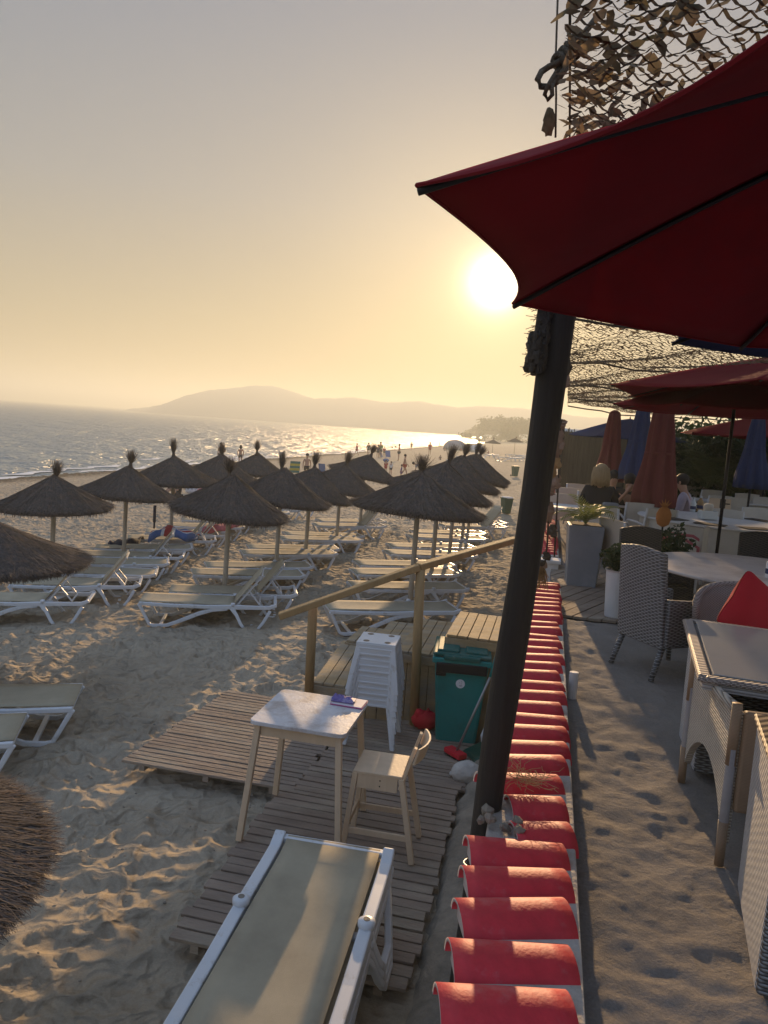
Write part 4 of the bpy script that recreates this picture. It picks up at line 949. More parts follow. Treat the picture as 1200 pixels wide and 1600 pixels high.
def boxchair(label, far_foot, near_foot, w_, H, group):
    f = Vector((far_foot[0], far_foot[1])); n_ = Vector((near_foot[0], near_foot[1])); d = n_-f; a = math.atan2(d.y, d.x); D = d.length
    t = thing('box_armchair', label, 'armchair', (f.x, f.y, PATIO), a, group)      # x toward us, y to the right
    b = B(); b.hexa([(0, 0, .03), (D, 0, .03), (D, .05, .03), (0, .05, .03), (-.03, -.0, H), (D+.02, 0, H), (D+.02, .05, H), (-.03, .05, H)]); b.build('side_panel', 'wick_panel', t, bevel=.01)
    b = B(); b.hexa([(0, w_-.05, .03), (D, w_-.05, .03), (D, w_, .03), (0, w_, .03), (-.03, w_-.05, H), (D+.02, w_-.05, H), (D+.02, w_, H), (-.03, w_, H)]); b.build('side_panel', 'wick_panel', t, bevel=.01)
    b = B(); b.box((D-.01, w_/2, H/2+.015), (.06, w_-.005, H-.035)); b.build('backrest', 'wick_grey', t, bevel=.01)
    b = B(); b.box((D/2-.04, w_/2, .22), (D-.1, w_-.11, .36)); b.build('seat', 'wick_grey', t, bevel=.01)
    b = B(); b.box((D/2, .028, H+.012), (D+.08, .085, .025)); b.build('arm_top', 'wick_brown', t, bevel=.008)
    b = B(); b.box((D/2, w_-.028, H+.012), (D+.08, .085, .025)); b.build('arm_top', 'wick_brown', t, bevel=.008)
    return t
boxchair('boxy woven armchair cut by the right edge in the foreground, brown woven arm top', (1.585, 3.03), (1.36, 2.40), .66, .74, 'boxy woven armchairs')
boxchair('boxy woven armchair tucked under the far corner of the wicker table', (1.95, 4.66), (1.835, 4.14), .60, .64, 'boxy woven armchairs')
# tub chair: back towards us, left flank visible with an arch cut between the legs
t = thing('tub_chair', 'pale woven tub chair with blue seat cushion tucked under the wicker table', 'armchair', (1.60, 3.25, PATIO), R(80))   # local x = forward
b = B(); W2 = .60; n = 22; vs = []
for s_ in (0, 1):
    off = .035*s_
    for i in range(n+1):
        u = i/n; x = .0+.84*u; lo_ = .12+.0*u
        arch = math.exp(-((u-.62)/.20)**2)
        zlo = .10+.26*min(1, max(0, math.sin(math.pi*min(1, max(0, (u-.04)/.92))))**.6)
        zhi = .70-.03*math.sin(math.pi*u)
        for k in range(9): vs.append((x, -off, zlo+(zhi-zlo)*k/8))
fs = []; m_ = (n+1)*9
for i in range(n):
    for k in range(8): a = i*9+k; fs.append((a, a+9, a+10, a+1)); fs.append((a+m_, a+1+m_, a+10+m_, a+9+m_))
    a = i*9; fs += [(a, a+m_, a+9+m_, a+9), (a+8, a+17, a+17+m_, a+8+m_)]
fs += [tuple([k for k in range(9)]+[m_+8-k for k in range(9)]), tuple([n*9+8-k for k in range(9)]+[m_+n*9+k for k in range(9)])]
b.add(vs, fs); b.build('side_panel', 'wick_light', t)
b = B(); b.add([(x, y-W2, z) for x, y, z in vs], fs); b.build('side_panel', 'wick_light', t)
b = B(); b.box((.0, -W2/2-.02, .48), (.05, W2-.02, .46)); b.build('backrest', 'rattan', t, bevel=.015)
b = B(); b.box((.43, -W2/2-.02, .34), (.78, W2-.04, .06)); b.build('seat', 'wick_light', t, bevel=.01)
b = B(); b.box((.40, -W2/2-.02, .42), (.66, W2-.09, .10)); b.build('seat_cushion', 'cushion_blue', t, bevel=.03)
for x, y in ((0., .0), (0., -W2-.04), (.84, .0), (.84, -W2-.04)):
    b = B(); b.tube([(x-.02, y, 0), (x-.01, y, .16), (x, y, .73)], [.019, .021, .021], 12); b.build('leg', 'cane', t, smooth=True)
    b = B(); b.tube([(x-.003, y, .46), (x+.001, y, .738)], [.0225, .0225], 12); b.build('binding', 'rattan', t, smooth=True)
    b = B(); b.tube([(x-.02, y, .0), (x-.009, y, .2)], [.0205, .0225], 12); b.build('binding', 'rattan', t, smooth=True)
for y in (.0, -W2-.04):
    b = B(); b.tube([(0, y, .715), (.3, y, .685), (.6, y, .69), (.84, y, .72)], .024, 10); b.build('arm_rail', 'wick_light', t, smooth=True)
# rattan chair beyond the table with the red cushion
q = aty(1150, 960, 5.45); t = thing('rattan_armchair', 'pinkish rattan armchair with rounded back beyond the wicker table', 'armchair', (q.x+.22, 5.75, PATIO), R(172))
t.scale = (1.05, 1, .86)
b = B(); vs = []; n = 18
for s_ in (0, 1):
    for i in range(n+1):
        a = math.pi*(i/n); x = -.36*math.cos(a)*(1-.0*s_); top = .62+.30*math.sin(a)**.45
        for k in range(7): z = .25+(top-.25)*k/6; vs.append((x, .06*s_-.22+.20*math.sin(a)*(-1)+.12*(z-.25)*-1+.30, z))
fs = []; m_ = (n+1)*7
for i in range(n):
    for k in range(6): a = i*7+k; fs.append((a, a+7, a+8, a+1)); fs.append((a+m_, a+1+m_, a+8+m_, a+7+m_))
    a = i*7; fs += [(a+6, a+13, a+13+m_, a+6+m_), (a, a+m_, a+7+m_, a+7)]
b.add(vs, fs); b.build('backrest', 'wick_rim', t, smooth=True)
b = B(); pts = []
for i in range(n+1): a = math.pi*i/n; z = .62+.30*math.sin(a)**.45; pts.append((-.36*math.cos(a), .03-.22-.20*math.sin(a)-.12*(z-.25)+.30, z+.01))
b.tube(pts, .028, 10); b.build('back_rail', 'wick_rim', t, smooth=True)
b = B(); b.box((0, .42, .36), (.68, .62, .10)); b.build('seat', 'wick_light', t, bevel=.03)
for x in (-.31, .31):
    for y in (.12, .70): b = B(); b.tube([(x, y, .34), (x*1.05, y, 0)], .026, 10); b.build('leg', 'rattan', t, smooth=True)
def pillow(label, loc, rot, s, mname):
    b = B(); n = 14; vs = []
    for sd in (1, -1):
        for i in range(n+1):
            for j in range(n+1):
                u = -1+2*i/n; v = -1+2*j/n; e = max(0, (1-u*u))*max(0, (1-v*v)); pin = 1-.10*(1-abs(v))*abs(u)**3; pn2 = 1-.10*(1-abs(u))*abs(v)**3
                rc = 1-.10*(abs(u)*abs(v))**5; pin *= rc; pn2 *= rc; vs.append((u*pin*s, sd*(.11*e**.45+.004+.008*math.sin(u*7+v*4)*e), v*pn2*s))
    m_ = (n+1)**2; fs = []
    for i in range(n):
        for j in range(n):
            a = i*(n+1)+j; fs.append((a, a+1, a+n+2, a+n+1)); fs.append((a+m_, a+n+1+m_, a+n+2+m_, a+1+m_))
    b.add(vs, fs); t = thing('cushion', label, 'cushion', loc); t.rotation_euler = rot; b.build('cover', mname, t, smooth=True)
    return t
q = aty(1178, 962, 5.35); pillow('bright red cushion propped on its corner in the rattan armchair', (q.x, 5.35, q.z), (R(-16), R(38), R(8)), .25, 'cushion_red')
# ------------------------------------------------------------------ white resin armchairs and tables further in
def resin_chair():
    t = thing('resin_armchair', '', 'chair')        # faces +x
    b = B(); vs = []; K = 8
    for i in range(K+1):
        y = -.25+.5*i/K; bow = .035*(1-(y/.25)**2)
        for x, z in ((-.03, .43), (-.11, .88), (-.085, .88), (-.005, .43)): vs.append((x-bow, y, z+.012*(1-(y/.25)**2)*(z > .5)))
    fs = [(0, 3, 2, 1), (4*K, 4*K+1, 4*K+2, 4*K+3)]
    for i in range(K):
        for k in range(4): a = 4*i+k; c = 4*i+(k+1) % 4; fs.append((a, c, c+4, a+4))
    b.add(vs, fs); b.build('backrest', 'cream', t)
    b = B(); b.box((.24, 0, .43), (.48, .48, .035)); b.build('seat', 'cream', t, bevel=.01)
    for sy in (-1, 1):
        b = B(); b.tube([(-.07, sy*.27, .62), (.1, sy*.285, .65), (.38, sy*.285, .65), (.46, sy*.28, .60), (.47, sy*.27, .40), (.49, sy*.25, 0)], .017, 8); b.build('arm', 'white_resin', t, smooth=True)
        b = B(); b.tube([(-.115, sy*.25, .88), (-.04, sy*.255, .45), (-.08, sy*.25, 0)], .017, 8); b.build('back_leg', 'white_resin', t, smooth=True)
    return t
RC = resin_chair(); first = [True]
def rchair(px, py, rzd, lab, zt=2.05, dy=0):
    q = atz(px, py, zt); c = RC if first[0] else copy(RC); first[0] = False
    c.location = (q.x+.1*math.cos(R(rzd)), q.y+.1*math.sin(R(rzd))+dy, PATIO); c.rotation_euler = (0, 0, R(rzd)); c['label'] = lab; c['group'] = 'cream and white resin armchairs on the patio'
for a in [(1035, 796, 100, 'cream backed armchair with an orange pineapple before it, at the laid round table'), (1004, 787, 80, 'cream backed armchair left of the laid round table, under the big closed red parasol'),
          (925, 768, 78, 'cream backed armchair directly behind the palm planter'), (893, 763, 75, 'white armchair between the tiled wall and the blond woman, second in line'), (905, 757, 75, 'white armchair against the reed fence left of the blond woman'),
          (880, 772, 72, 'white armchair nearest the tiled wall beyond the planter'), (958, 812, 20, 'white armchair with arched arm right of the palm planter'), (940, 792, 60, 'white armchair hidden behind the palm leaves')]: rchair(*a)
for i, a in enumerate([(1087, 760, 95), (1112, 766, 100), (1130, 762, 85), (1160, 764, 110), (1190, 766, 95), (1168, 772, 265), (1198, 778, 250), (1150, 778, 80), (1125, 775, 100)]):
    rchair(*a, 'pale armchair along the hedge side, %s of its rows from the left' % ORD[i])
for i, (px, py) in enumerate([(1185, 797), (1135, 800)]): rchair(px, py, [262, 240][i], 'pale armchair facing us across the laid round table, %s' % ['right one', 'left one'][i], 2.02)
# orange backed directors chair shape
q = atz(1127, 781, 2.05); t = thing('wooden_chair', 'chair with a plain tan wooden back among the pale armchairs', 'chair', (q.x, q.y, PATIO), R(265))
b = B(); b.hexa([(-.02, -.2, .45), (.01, -.2, .45), (.01, .2, .45), (-.02, .2, .45), (-.07, -.2, .9), (-.04, -.2, .9), (-.04, .2, .9), (-.07, .2, .9)]); b.build('backrest', 'pale_wood', t, bevel=.006)
b = B(); b.box((.2, 0, .43), (.42, .42, .03)); b.build('seat', 'pale_wood', t)
for x in (.0, .4):
    for y in (-.19, .19): b = B(); b.beam((x, y, 0), (x, y, .42), .03, .03); b.build('leg', 'pale_wood', t)
# laid round table
RT = Vector((5.15, 11.7, PATIO)); round_table('round table with long pale skirt, laid with napkins and a candle jar', RT, 1.22, .76, 'white_resin', 'cream')
for i in range(7):
    a = R(200+i*38); p = RT+Vector((math.cos(a)*.93, math.sin(a)*.93, .766))
    if i in (2,): pass
    b = B(); b.box((0, 0, .004), (.42, .29, .006)); o = b.build('place_mat', 'rib'); o.location = p; o.rotation_euler = (0, 0, a+math.pi/2)
    tag(o, 'dark place mat on the laid round table, %s counted clockwise from the left' % ORD[i], 'place mat', 'dark place mats')
q = atz(1105, 812, 1.93); t = thing('candle_jar', 'square glass jar with a pale candle on the laid round table', 'candle jar', (q.x, q.y, PATIO+.765))
b = B(); b.box((0, 0, .07), (.24, .18, .13)); b.build('jar', 'glass', t, bevel=.01); b = B(); b.lathe([(.07, .1), (.07, .22), (.05, .24)], 16); b.build('candle', 'cream', t, smooth=True)
q = atz(1082, 800, 1.93); bottle('small bottle beside the candle jar on the laid round table', (q.x, q.y, PATIO+.766), .24, .045, 'glass')
q = atz(1092, 800, 1.93); bottle('tan bottle between the candle jar and the small bottle', (q.x+.05, q.y+.1, PATIO+.766), .26, .05, 'raffia')
# orange pineapple cut-out on a stand with dark plant below
q = aty(1037, 808, 9.3); t = thing('pineapple_ornament', 'flat orange pineapple ornament standing before the cream chair', 'ornament', (q.x, 9.3, PATIO), R(8))
b = B(); z0 = q.z-PATIO; b.lathe([(.02, -.12), (.075, -.09), (.10, -.02), (.098, .04), (.07, .10), (.03, .125)], 20, (0, 0, z0)); o = b.build('fruit', 'c_orange', t, smooth=True); o.scale = (1, .35, 1)
b = B()
for k in range(5): a = R(-50+25*k); b.add([(math.sin(a)*.01-.02, 0, z0+.12), (math.sin(a)*.01+.02, 0, z0+.12), (math.sin(a)*.11, 0, z0+.12+.10*math.cos(a))], [(0, 1, 2)])
b.build('crown', 'c_orange', t, solid=.006)
b = B(); b.tube([(0, 0, 0), (0, 0, z0-.11)], .012, 8); b.build('stand', 'rib', t)
q = aty(1045, 850, 8.9); t = thing('potted_bush', 'dark leafy bush between the dark wicker chair and the skirted table', 'bush', (q.x+.02, 8.9, PATIO))
b = B(); bush(b, (0, 0, .62), .24, 900, .035, 9, (1, 1, 1.2)); b.build('leaves', 'leafdark', t); b = B(); b.lathe([(.12, 0), (.16, .38), (.14, .38)], 18); b.build('pot', 'planter', t)
q = atz(1065, 838, 1.86); t = thing('bentwood_armchair', 'rattan armchair with bent pink arms behind the dark bush', 'armchair', (q.x, q.y, PATIO), R(150))
b = B(); b.tube([(-.25, -.25, .3), (-.25, -.27, .6), (-.1, -.28, .68), (.2, -.28, .68), (.30, -.27, .55), (.32, -.26, 0)], .02, 8); b.build('arm', 'c_pink', t, smooth=True)
b = B(); b.tube([(-.25, .25, .3), (-.25, .27, .6), (-.1, .28, .68), (.2, .28, .68), (.30, .27, .55), (.32, .26, 0)], .02, 8); b.build('arm', 'c_pink', t, smooth=True)
b = B(); b.box((0, 0, .40), (.5, .5, .07)); b.build('seat', 'cushion_blue', t, bevel=.02); b = B(); b.box((-.27, 0, .62), (.04, .5, .44)); b.build('backrest', 'cream', t, bevel=.01)
for y in (-.24, .24): b = B(); b.tube([(-.26, y, 0), (-.26, y, .42)], .018, 8); b.build('leg', 'white_resin', t)
def sq_table(px, py, lab, s=.8, H=.74):
    q = atz(px, py, PATIO+H); t = thing('square_table', lab, 'table', (q.x, q.y, PATIO), R(-12), 'white square dining tables')
    b = B(); b.box((0, 0, H-.02), (s, s, .035)); b.build('tabletop', 'white_resin', t, bevel=.006)
    for x in (-1, 1):
        for y in (-1, 1): b = B(); b.beam((x*(s/2-.05), y*(s/2-.05), 0), (x*(s/2-.05), y*(s/2-.05), H-.03), .05, .05); b.build('leg', 'white_resin', t)
    return t
sq_table(958, 786, 'white square table between the blond woman and the dark haired man'); sq_table(880, 790, 'white square table beside the far tiled wall'); sq_table(1100, 780, 'white square table in front of the hedge'); sq_table(1175, 785, 'white square table at the right, by the closed blue parasol')
q = atz(962, 800, 1.95); b = B(); b.box((0, 0, .07), (.22, .14, .14)); b.box((0, 0, .145), (.20, .12, .012)); o = b.build('tissue_box', 'c_grey', bevel=.01); o.location = (q.x, q.y+.3, PATIO+.74); tag(o, 'pale blue box on the table behind the blond woman', 'box')
# ------------------------------------------------------------------ canvas parasols
def canopy(t, R_, rise, nrib, scal, m_, name='canopy', a0=0., hem=0.06, over=False):
    b = B(); K = 14; N = 14; tips = [Vector((R_*math.cos(a0+6.28319*i/nrib), R_*math.sin(a0+6.28319*i/nrib), 0)) for i in range(nrib)]
    vs = []; fs = []
    for i in range(nrib):
        A = tips[i]; C_ = tips[(i+1) % nrib]; o = len(vs)
        for r in range(N+1):
            tt = r/N
            for s_ in range(K+1):
                u = s_/K; k = 1-scal*4*u*(1-u)*tt**2; p = A.lerp(C_, u)*tt*k; h = rise*(1-tt**1.25)-.10*rise*4*u*(1-u)*math.sin(math.pi*tt*.8)
                vs.append((p.x, p.y, h))
        for r in range(N):
            for s_ in range(K):
                a = o+r*(K+1)+s_; fs.append((a, a+K+1, a+K+2, a+1))
    b.add(vs, fs); b.build(name, m_, t, smooth=True, solid=.003)
    h = B()
    for i in range(nrib):
        A = tips[i]; C_ = tips[(i+1) % nrib]; pts = []
        for s_ in range(K+1): u = s_/K; k = 1-scal*4*u*(1-u); p = A.lerp(C_, u)*k; pts.append((p.x*.998, p.y*.998, -.10*rise*4*u*(1-u)*math.sin(math.pi*.8)))
        h.tube(pts, .005, 5)
    h.build('hem', m_, t)
    for i in range(nrib):
        r_ = B(); A = tips[i]; pts = []
        for k in range(9): tt = .04+.955*k/8; pts.append((A.x*tt, A.y*tt, rise*(1-tt**1.25)-.018))
        r_.tube(pts, .0085, 6); r_.build('rib', 'rib', t, smooth=True)
    return tips
CX, CY, RZ = 1.588, 1.862, 3.526
t = thing('big_parasol', 'huge dark red canvas parasol overhead at the upper right', 'parasol', (CX, CY, RZ))
t.rotation_euler = (-.045, .003, 0); angA = 3.196
canopy(t, 1.574, .515, 8, .075, 'red_cloth', a0=angA)
b = B(); b.tube([(0, 0, PATIO-RZ), (0, 0, .52)], .024, 12); b.build('pole', 'rib', t, smooth=True)
b = B(); b.lathe([(.05, .0), (.06, .05), (.03, .09)], 14, (0, 0, .36)); b.build('hub', 'rib', t)
for i in range(8):
    a = angA+i*math.pi/4; b = B(); b.tube([(0.03*math.cos(a), .03*math.sin(a), .02), (.42*math.cos(a), .42*math.sin(a), .38)], .007, 6); b.build('strut', 'rib', t)
b = B(); b.lathe([(.26, 0), (.26, .05), (.05, .08), (.035, .2)], 24, (0, 0, PATIO-RZ)); b.build('base', 'rib', t)
def parasol(label, x, y, rimz, R_, rise, m_, a0, ang=0., nrib=8, group='open canvas parasols', crank=True):
    t = thing('canvas_parasol', label, 'parasol', (x, y, PATIO), ang, group)
    e = bpy.data.objects.new('top', None); col.objects.link(e); e.parent = t; e.location = (0, 0, rimz-PATIO)
    canopy(e, R_, rise, nrib, .05, m_, a0=a0)
    b = B(); b.tube([(0, 0, 0), (0, 0, rimz-PATIO+rise)], .021, 12); b.build('pole', 'rib', t, smooth=True)
    b = B(); b.lathe([(.028, -.06), (.034, -.05), (.034, .05), (.028, .06)], 12, (0, 0, 1.15)); b.tube([(.03, 0, 1.15), (.09, 0, 1.15)], .008, 6); b.build('crank', 'rib', t)
    b = B(); b.lathe([(.25, 0), (.25, .05), (.05, .08), (.035, .2)], 24); b.build('base', 'concrete', t)
    b = B(); b.lathe([(.012, 0), (.02, .02), (.0, .07)], 8, (0, 0, rimz-PATIO+rise)); b.build('finial', 'rib', t)
    return t
v = aty(1060, 528, 4.6); parasol('dark navy parasol just under the big red one', 2.90, 4.2, 3.69, 1.5, .40, 'blue_cloth', math.pi)
v = aty(962, 598, 8.0); parasol('red parasol right below the navy one, its left tip pointing at the net', v.x+2.5, 8.2, 3.60, 2.5, .55, 'red_cloth', math.pi)
v = aty(958, 628, 9.8); p_ = aty(1147, 640, 9.8); parasol('red parasol on a dark pole with a crank, second of the two stacked ones', p_.x, 9.8, v.z-.02, p_.x-v.x, .40, 'red_cloth', math.pi)
v = aty(888, 678, 20.); parasol('navy parasol standing open in front of the reed fence', v.x+1.55, 20., v.z, 1.55, .5, 'blue_cloth', math.pi)
v = aty(1068, 675, 17.); parasol('bright red parasol standing open far back by the palms', v.x+1.9, 17., v.z, 1.9, .5, 'red_cloth', math.pi+.2)
def closed(label, px, top_py, bot_py, Y, wbot, wtop, m_, lean=0.):
    a = aty(px, top_py, Y); b_ = aty(px-lean, bot_py, Y); t = thing('closed_parasol', label, 'parasol', (b_.x, Y, PATIO), R(rnd.uniform(0, 60)), 'closed canvas parasols')
    z0 = b_.z-PATIO; z1 = a.z-PATIO; b = B(); prof = []
    for k in range(13):
        u = k/12; prof.append((wbot*(1-u)+wtop*u+.02*math.sin(u*9)*(1-u), z0+(z1-z0)*u))
    ph = rnd.uniform(0, 6); b.lathe(prof, 64, fn=lambda A, u: 1+(.20-.10*u)*math.cos(A*8+ph+.5*math.sin(u*5))+.05*math.cos(A*3+u*4+ph), cap=False); b.build('canvas', m_, t, smooth=True, solid=.004)
    b = B(); b.lathe([(.05, -.03), (.09, -.03), (.10, .02), (.03, .06)], 14, (0, 0, z1)); b.build('top_cap', m_, t)
    b = B(); b.tube([(0, 0, 0), (0, 0, z1+.05)], .022, 10); b.build('pole', 'rib', t)
    b = B(); zt = z0+(z1-z0)*.55; rr_ = (wbot+wtop)*.5*.93; b.lathe([(rr_*1.06, zt-.02), (rr_*1.08, zt), (rr_*1.06, zt+.02)], 24, cap=False); b.build('tie', m_, t)
    b = B(); b.lathe([(.24, 0), (.24, .05), (.05, .08)], 20); b.build('base', 'concrete', t)
closed('closed faded red parasol, slimmer left one behind the blond woman', 955, 645, 752, 15.5, .25, .10, 'red_faded', 5)
closed('closed slate blue parasol between the two closed red ones', 1000, 641, 750, 14.5, .28, .11, 'blue_faded', 7)
closed('closed faded red parasol, the widest, hanging over the laid table', 1034, 640, 790, 12.6, .31, .15, 'red_faded', 13)
closed('closed navy parasol at the right near the palms', 1174, 647, 763, 14.5, .27, .09, 'blue_faded', 2)
# ------------------------------------------------------------------ reed fence, hedge, palms, awning behind the patio
def fence(label, p0, p1, H, m_='reed'):
    p0 = Vector(p0); p1 = Vector(p1); d = p1-p0; L_ = d.length; t = thing('reed_fence', label, 'fence', (p0.x, p0.y, PATIO), math.atan2(d.y, d.x))
    b = B(); b.box((L_/2, 0, H/2), (L_, .03, H)); n = int(L_/.045)
    for i in range(n): x = L_*i/n; h = H+rnd.uniform(-.05, .12); b.tube([(x, -.025+rnd.uniform(-.012, .012), 0), (x+rnd.uniform(-.02, .02), -.025, h)], .014, 5)
    b.build('reeds', m_, t)
    for k in range(4):
        b = B(); b.tube([(L_*k/3, -.08, 0), (L_*k/3, -.08, H+.1)], .04, 8); b.build('post', 'dark_post', t)
a = aty(872, 760, 23.5); fence('dark reed fence closing the patio behind the diners', (a.x, 23.5, 0), (a.x+4.6, 22.2, 0), 2.05)
def treeob(name, label, cat, loc, H, r, n, ls, seed, m_='leafdark', sq=(1, 1, .8), group=None, clumps=9):
    t = thing(name, label, cat, loc, 0, group); r_ = random.Random(seed)
    b = B(); b.tube([(0, 0, 0), (r*.08, 0, H*.3), (r*.02, .02*H, H*.62)], [H*.028, H*.02, H*.012], 8)
    b2 = B(); cs = []
    for i in range(clumps):
        a = r_.uniform(0, 6.28); q = r*r_.uniform(.15, .75); cs.append((q*math.cos(a)*sq[0], q*math.sin(a)*sq[1], H*r_.uniform(.55, .92)-(q/r)*.12*H, r*r_.uniform(.28, .5)))
    for c in cs:
        b.tube([(0, 0, H*.35), (c[0]*.5, c[1]*.5, (H*.4+c[2])/2), (c[0], c[1], c[2])], [H*.012, H*.008, H*.004], 5)
        bush(b2, c[:3], c[3], n//clumps, ls, r_.randint(0, 9999), (1.15, 1.15, .72))
    b.build('trunk', 'trunk', t); b2.build('crown', m_, t); return t
for i, (px, py, Y, H, r) in enumerate([(1068, 735, 21, 2.6, 1.3), (1100, 730, 19.5, 2.4, 1.2), (1135, 735, 22, 2.9, 1.5), (1168, 730, 20, 2.5, 1.3), (1205, 735, 21, 3., 1.5), (1240, 735, 19, 2.9, 1.5)]):
    v = aty(px, py, Y); t = thing('hedge_shrub', 'dense dark green shrub of the hedge behind the patio, %s from the left' % ORD[i], 'shrub', (v.x, Y, PATIO), 0, 'hedge shrubs behind the patio')
    b = B(); bush(b, (0, 0, H*.5), r, 2600, .09, 50+i, (1, .8, H*.5/r)); bush(b, (.4, -.3, H*.62), r*.6, 700, .08, 80+i); b.build('leaves', 'leafdark', t)
    b = B(); b.tube([(0, 0, 0), (0, 0, H*.5)], .07, 6); b.build('stem', 'trunk', t)
for i, (px, py, Y, h, n, ln) in enumerate([(1108, 705, 18.2, .9, 22, 1.5), (1145, 715, 18.6, .7, 20, 1.3), (1190, 705, 18.4, 1.0, 20, 1.4)]):
    v = aty(px, py, Y); t = thing('palm', 'feathery green palm in front of the hedge, %s' % ['left of the dark pole', 'just right of the dark pole', 'at the right edge'][i], 'palm', (v.x, Y, PATIO))
    b = B(); b.tube([(0, 0, 0), (.05, 0, h)], [.13, .10], 10); b.build('trunk', 'trunk', t); b = B(); palm(b, (.05, 0, h), n, ln, 1.15, 20+i, .02, True, 1.7); b.build('fronds', 'leafpalm', t)
v0 = aty(884, 676, 25.); v1 = aty(1010, 668, 25.)
t = thing('awning', 'pale canvas awning beyond the reed fence', 'awning', (v0.x, 25., 0))
b = B(); n = 12; vs = []
for i in range(n+1):
    for k in range(7): vs.append((5.2*i/n, 2.2*k/6, 3.05+.32*math.sin(math.pi*k/6)**.7-.03*math.sin(i*1.3)))
b.add(vs, [(i*7+k, i*7+k+1, i*7+k+8, i*7+k+7) for i in range(n) for k in range(6)]); b.build('canvas', 'cream', t, smooth=True, solid=.01)
for x in (.1, 5.1):
    for y in (.1, 2.1): b = B(); b.tube([(x, y, 0), (x, y, 3.05)], .04, 8); b.build('pole', 'white_resin', t)
t = thing('beach_bar', 'low white beach bar building with flat roof behind the hedge', 'building', (12.5, 27, PATIO), R(-8))
b = B(); b.box((0, 1.5, 1.0), (9., 3., 2.0)); b.build('wall', 'whitewash', t)
b = B(); b.box((0, 1.4, 2.08), (9.6, 3.8, .14)); b.build('roof', 'wplastic', t)
for k in range(4):
    b = B(); b.box((-3.3+2.2*k, -.01, 1.15), (1.3, .06, 1.0)); f = b.build('window', 'rib', t); b = B(); b.box((-3.3+2.2*k, -.05, 1.15), (1.1, .02, .8)); b.build('pane', 'glass', f)
# ------------------------------------------------------------------ camouflage net roof
r_ = random.Random(5)
t = thing('camouflage_net', 'brown camouflage netting stretched as a roof over the patio', 'netting')
b = B(); s2 = B()
def netz(c, y):
    sag = 0
    for y0, y1 in ((0, 3.3), (3.3, 6.2), (6.2, 9.5), (9.5, 13.5), (13.5, 18), (18, 23)):
        if y0 <= y < y1: u = (y-y0)/(y1-y0); sag = -.10*(y1-y0)/3*math.sin(math.pi*u)
    return 3.93+sag*(.6+.4*math.sin(c*1.3+y*.2))+.02*math.sin(c*7+y*3)+ .02*math.sin(c*2.1)
def node(i, j, cl):
    y = .9+j*cl*.5; c = .07+.02*y+i*cl+(cl*.5 if j % 2 else 0)
    rr_ = random.Random(i*7919+j*104729); c += rr_.uniform(-.14, .14)*cl; y2 = y+rr_.uniform(-.12, .12)*cl
    return Vector((c-.15+.21*y2, y2, netz(c, y2)+rr_.uniform(-.008, .008)))
def ribbon(bb, a, c, w_, tw=0.):
    d = (c-a); 
    if d.length < 1e-5: return
    d.normalize(); sd = d.cross(Vector((math.sin(tw), 0, math.cos(tw)))).normalized()*w_/2
    m_ = (a+c)/2+Vector((0, 0, -.004)); bb.add([a-sd, a+sd, m_+sd*1.0, m_-sd*1.0, c+sd, c-sd], [(0, 1, 2, 3), (3, 2, 4, 5)])
for (jy0, jy1, cl, wid) in ((.9, 4.2, .052, 3.1), (4.2, 20., .066, 7.0)):
    j0 = int((jy0-.9)/(cl*.5)); j1 = int((jy1-.9)/(cl*.5))
    for j in range(j0, j1):
        y = .9+j*cl*.5; wmax = min(wid, 1.2+y*.55)
        for i in range(int(wmax/cl)):
            a = node(i, j, cl); k = 0 if j % 2 == 0 else 1
            n1 = node(i+k, j+1, cl); n0 = node(i-1+k, j+1, cl)
            wr = .0055 if y < 3 else (.009 if y < 7 else .013)
            for n_ in ((n1,) if i == 0 and k == 0 else (n0, n1)): ribbon(b, a, n_, wr*r_.uniform(.6, 1.6), r_.uniform(-.5, .5))
            dense = 0
            c_ = cc(a.x, a.y)
            if y < 4.2: dense = .56+(.14 if c_ < .42 else 0)*(y < 3.2)
            elif y < 5.6: dense = .9
            elif y < 6.6: dense = .35 if c_ < .8 else .2
            elif y > 15: dense = .5
            elif y > 11: dense = .25
            if r_.random() < dense:
                q = (a+n1)/2; s_ = cl*r_.uniform(.28, .62)*(1.05 if y < 4.2 else 1); al = r_.uniform(0, 6.28); d1 = Vector((math.cos(al), math.sin(al), r_.uniform(-.5, .5)))*s_; d2 = Vector((-math.sin(al), math.cos(al), r_.uniform(-.6, .6)))*s_*.5
                s2.add([q-d1, q-d1*.2+d2, q+d1*.9+d2*.6, q+d1, q+d1*.1-d2*1.1, q-d1*.7-d2*.5], [(0, 1, 4, 5), (1, 2, 3, 4)])
b.build('mesh', 'net', t)
for (c0_, c1_, y0_, y1_, r0_) in ((.27, 5, 3.3, 3.35, .010), (.27, 5, 6.2, 6.6, .011), (.27, 6, 9.5, 10.0, .013), (.27, 7, 13.5, 14.0, .016), (.27, 7, 18., 18.4, .02), (.27, 7, 22, 22, .02)):
    q = B(); pts = []
    for k in range(15):
        u = k/14; c_ = c0_-.2+.02*y0_+(c1_-c0_)*u; y = y0_+(y1_-y0_)*u; pts.append((c_-.15+.21*y, y, netz(c_, y)-.01-.05*math.sin(math.pi*u)))
    q.tube(pts, r0_, 6); q.build('support_rope', 'rope', t, smooth=True)
q = B(); pts = [(.07+.02*y-.15+.21*y, y, netz(.27, y)+.006) for y in [.7+k*.3 for k in range(72)]]; q.tube(pts, .003, 6); q.build('edge_rope', 'rope', t, smooth=True)
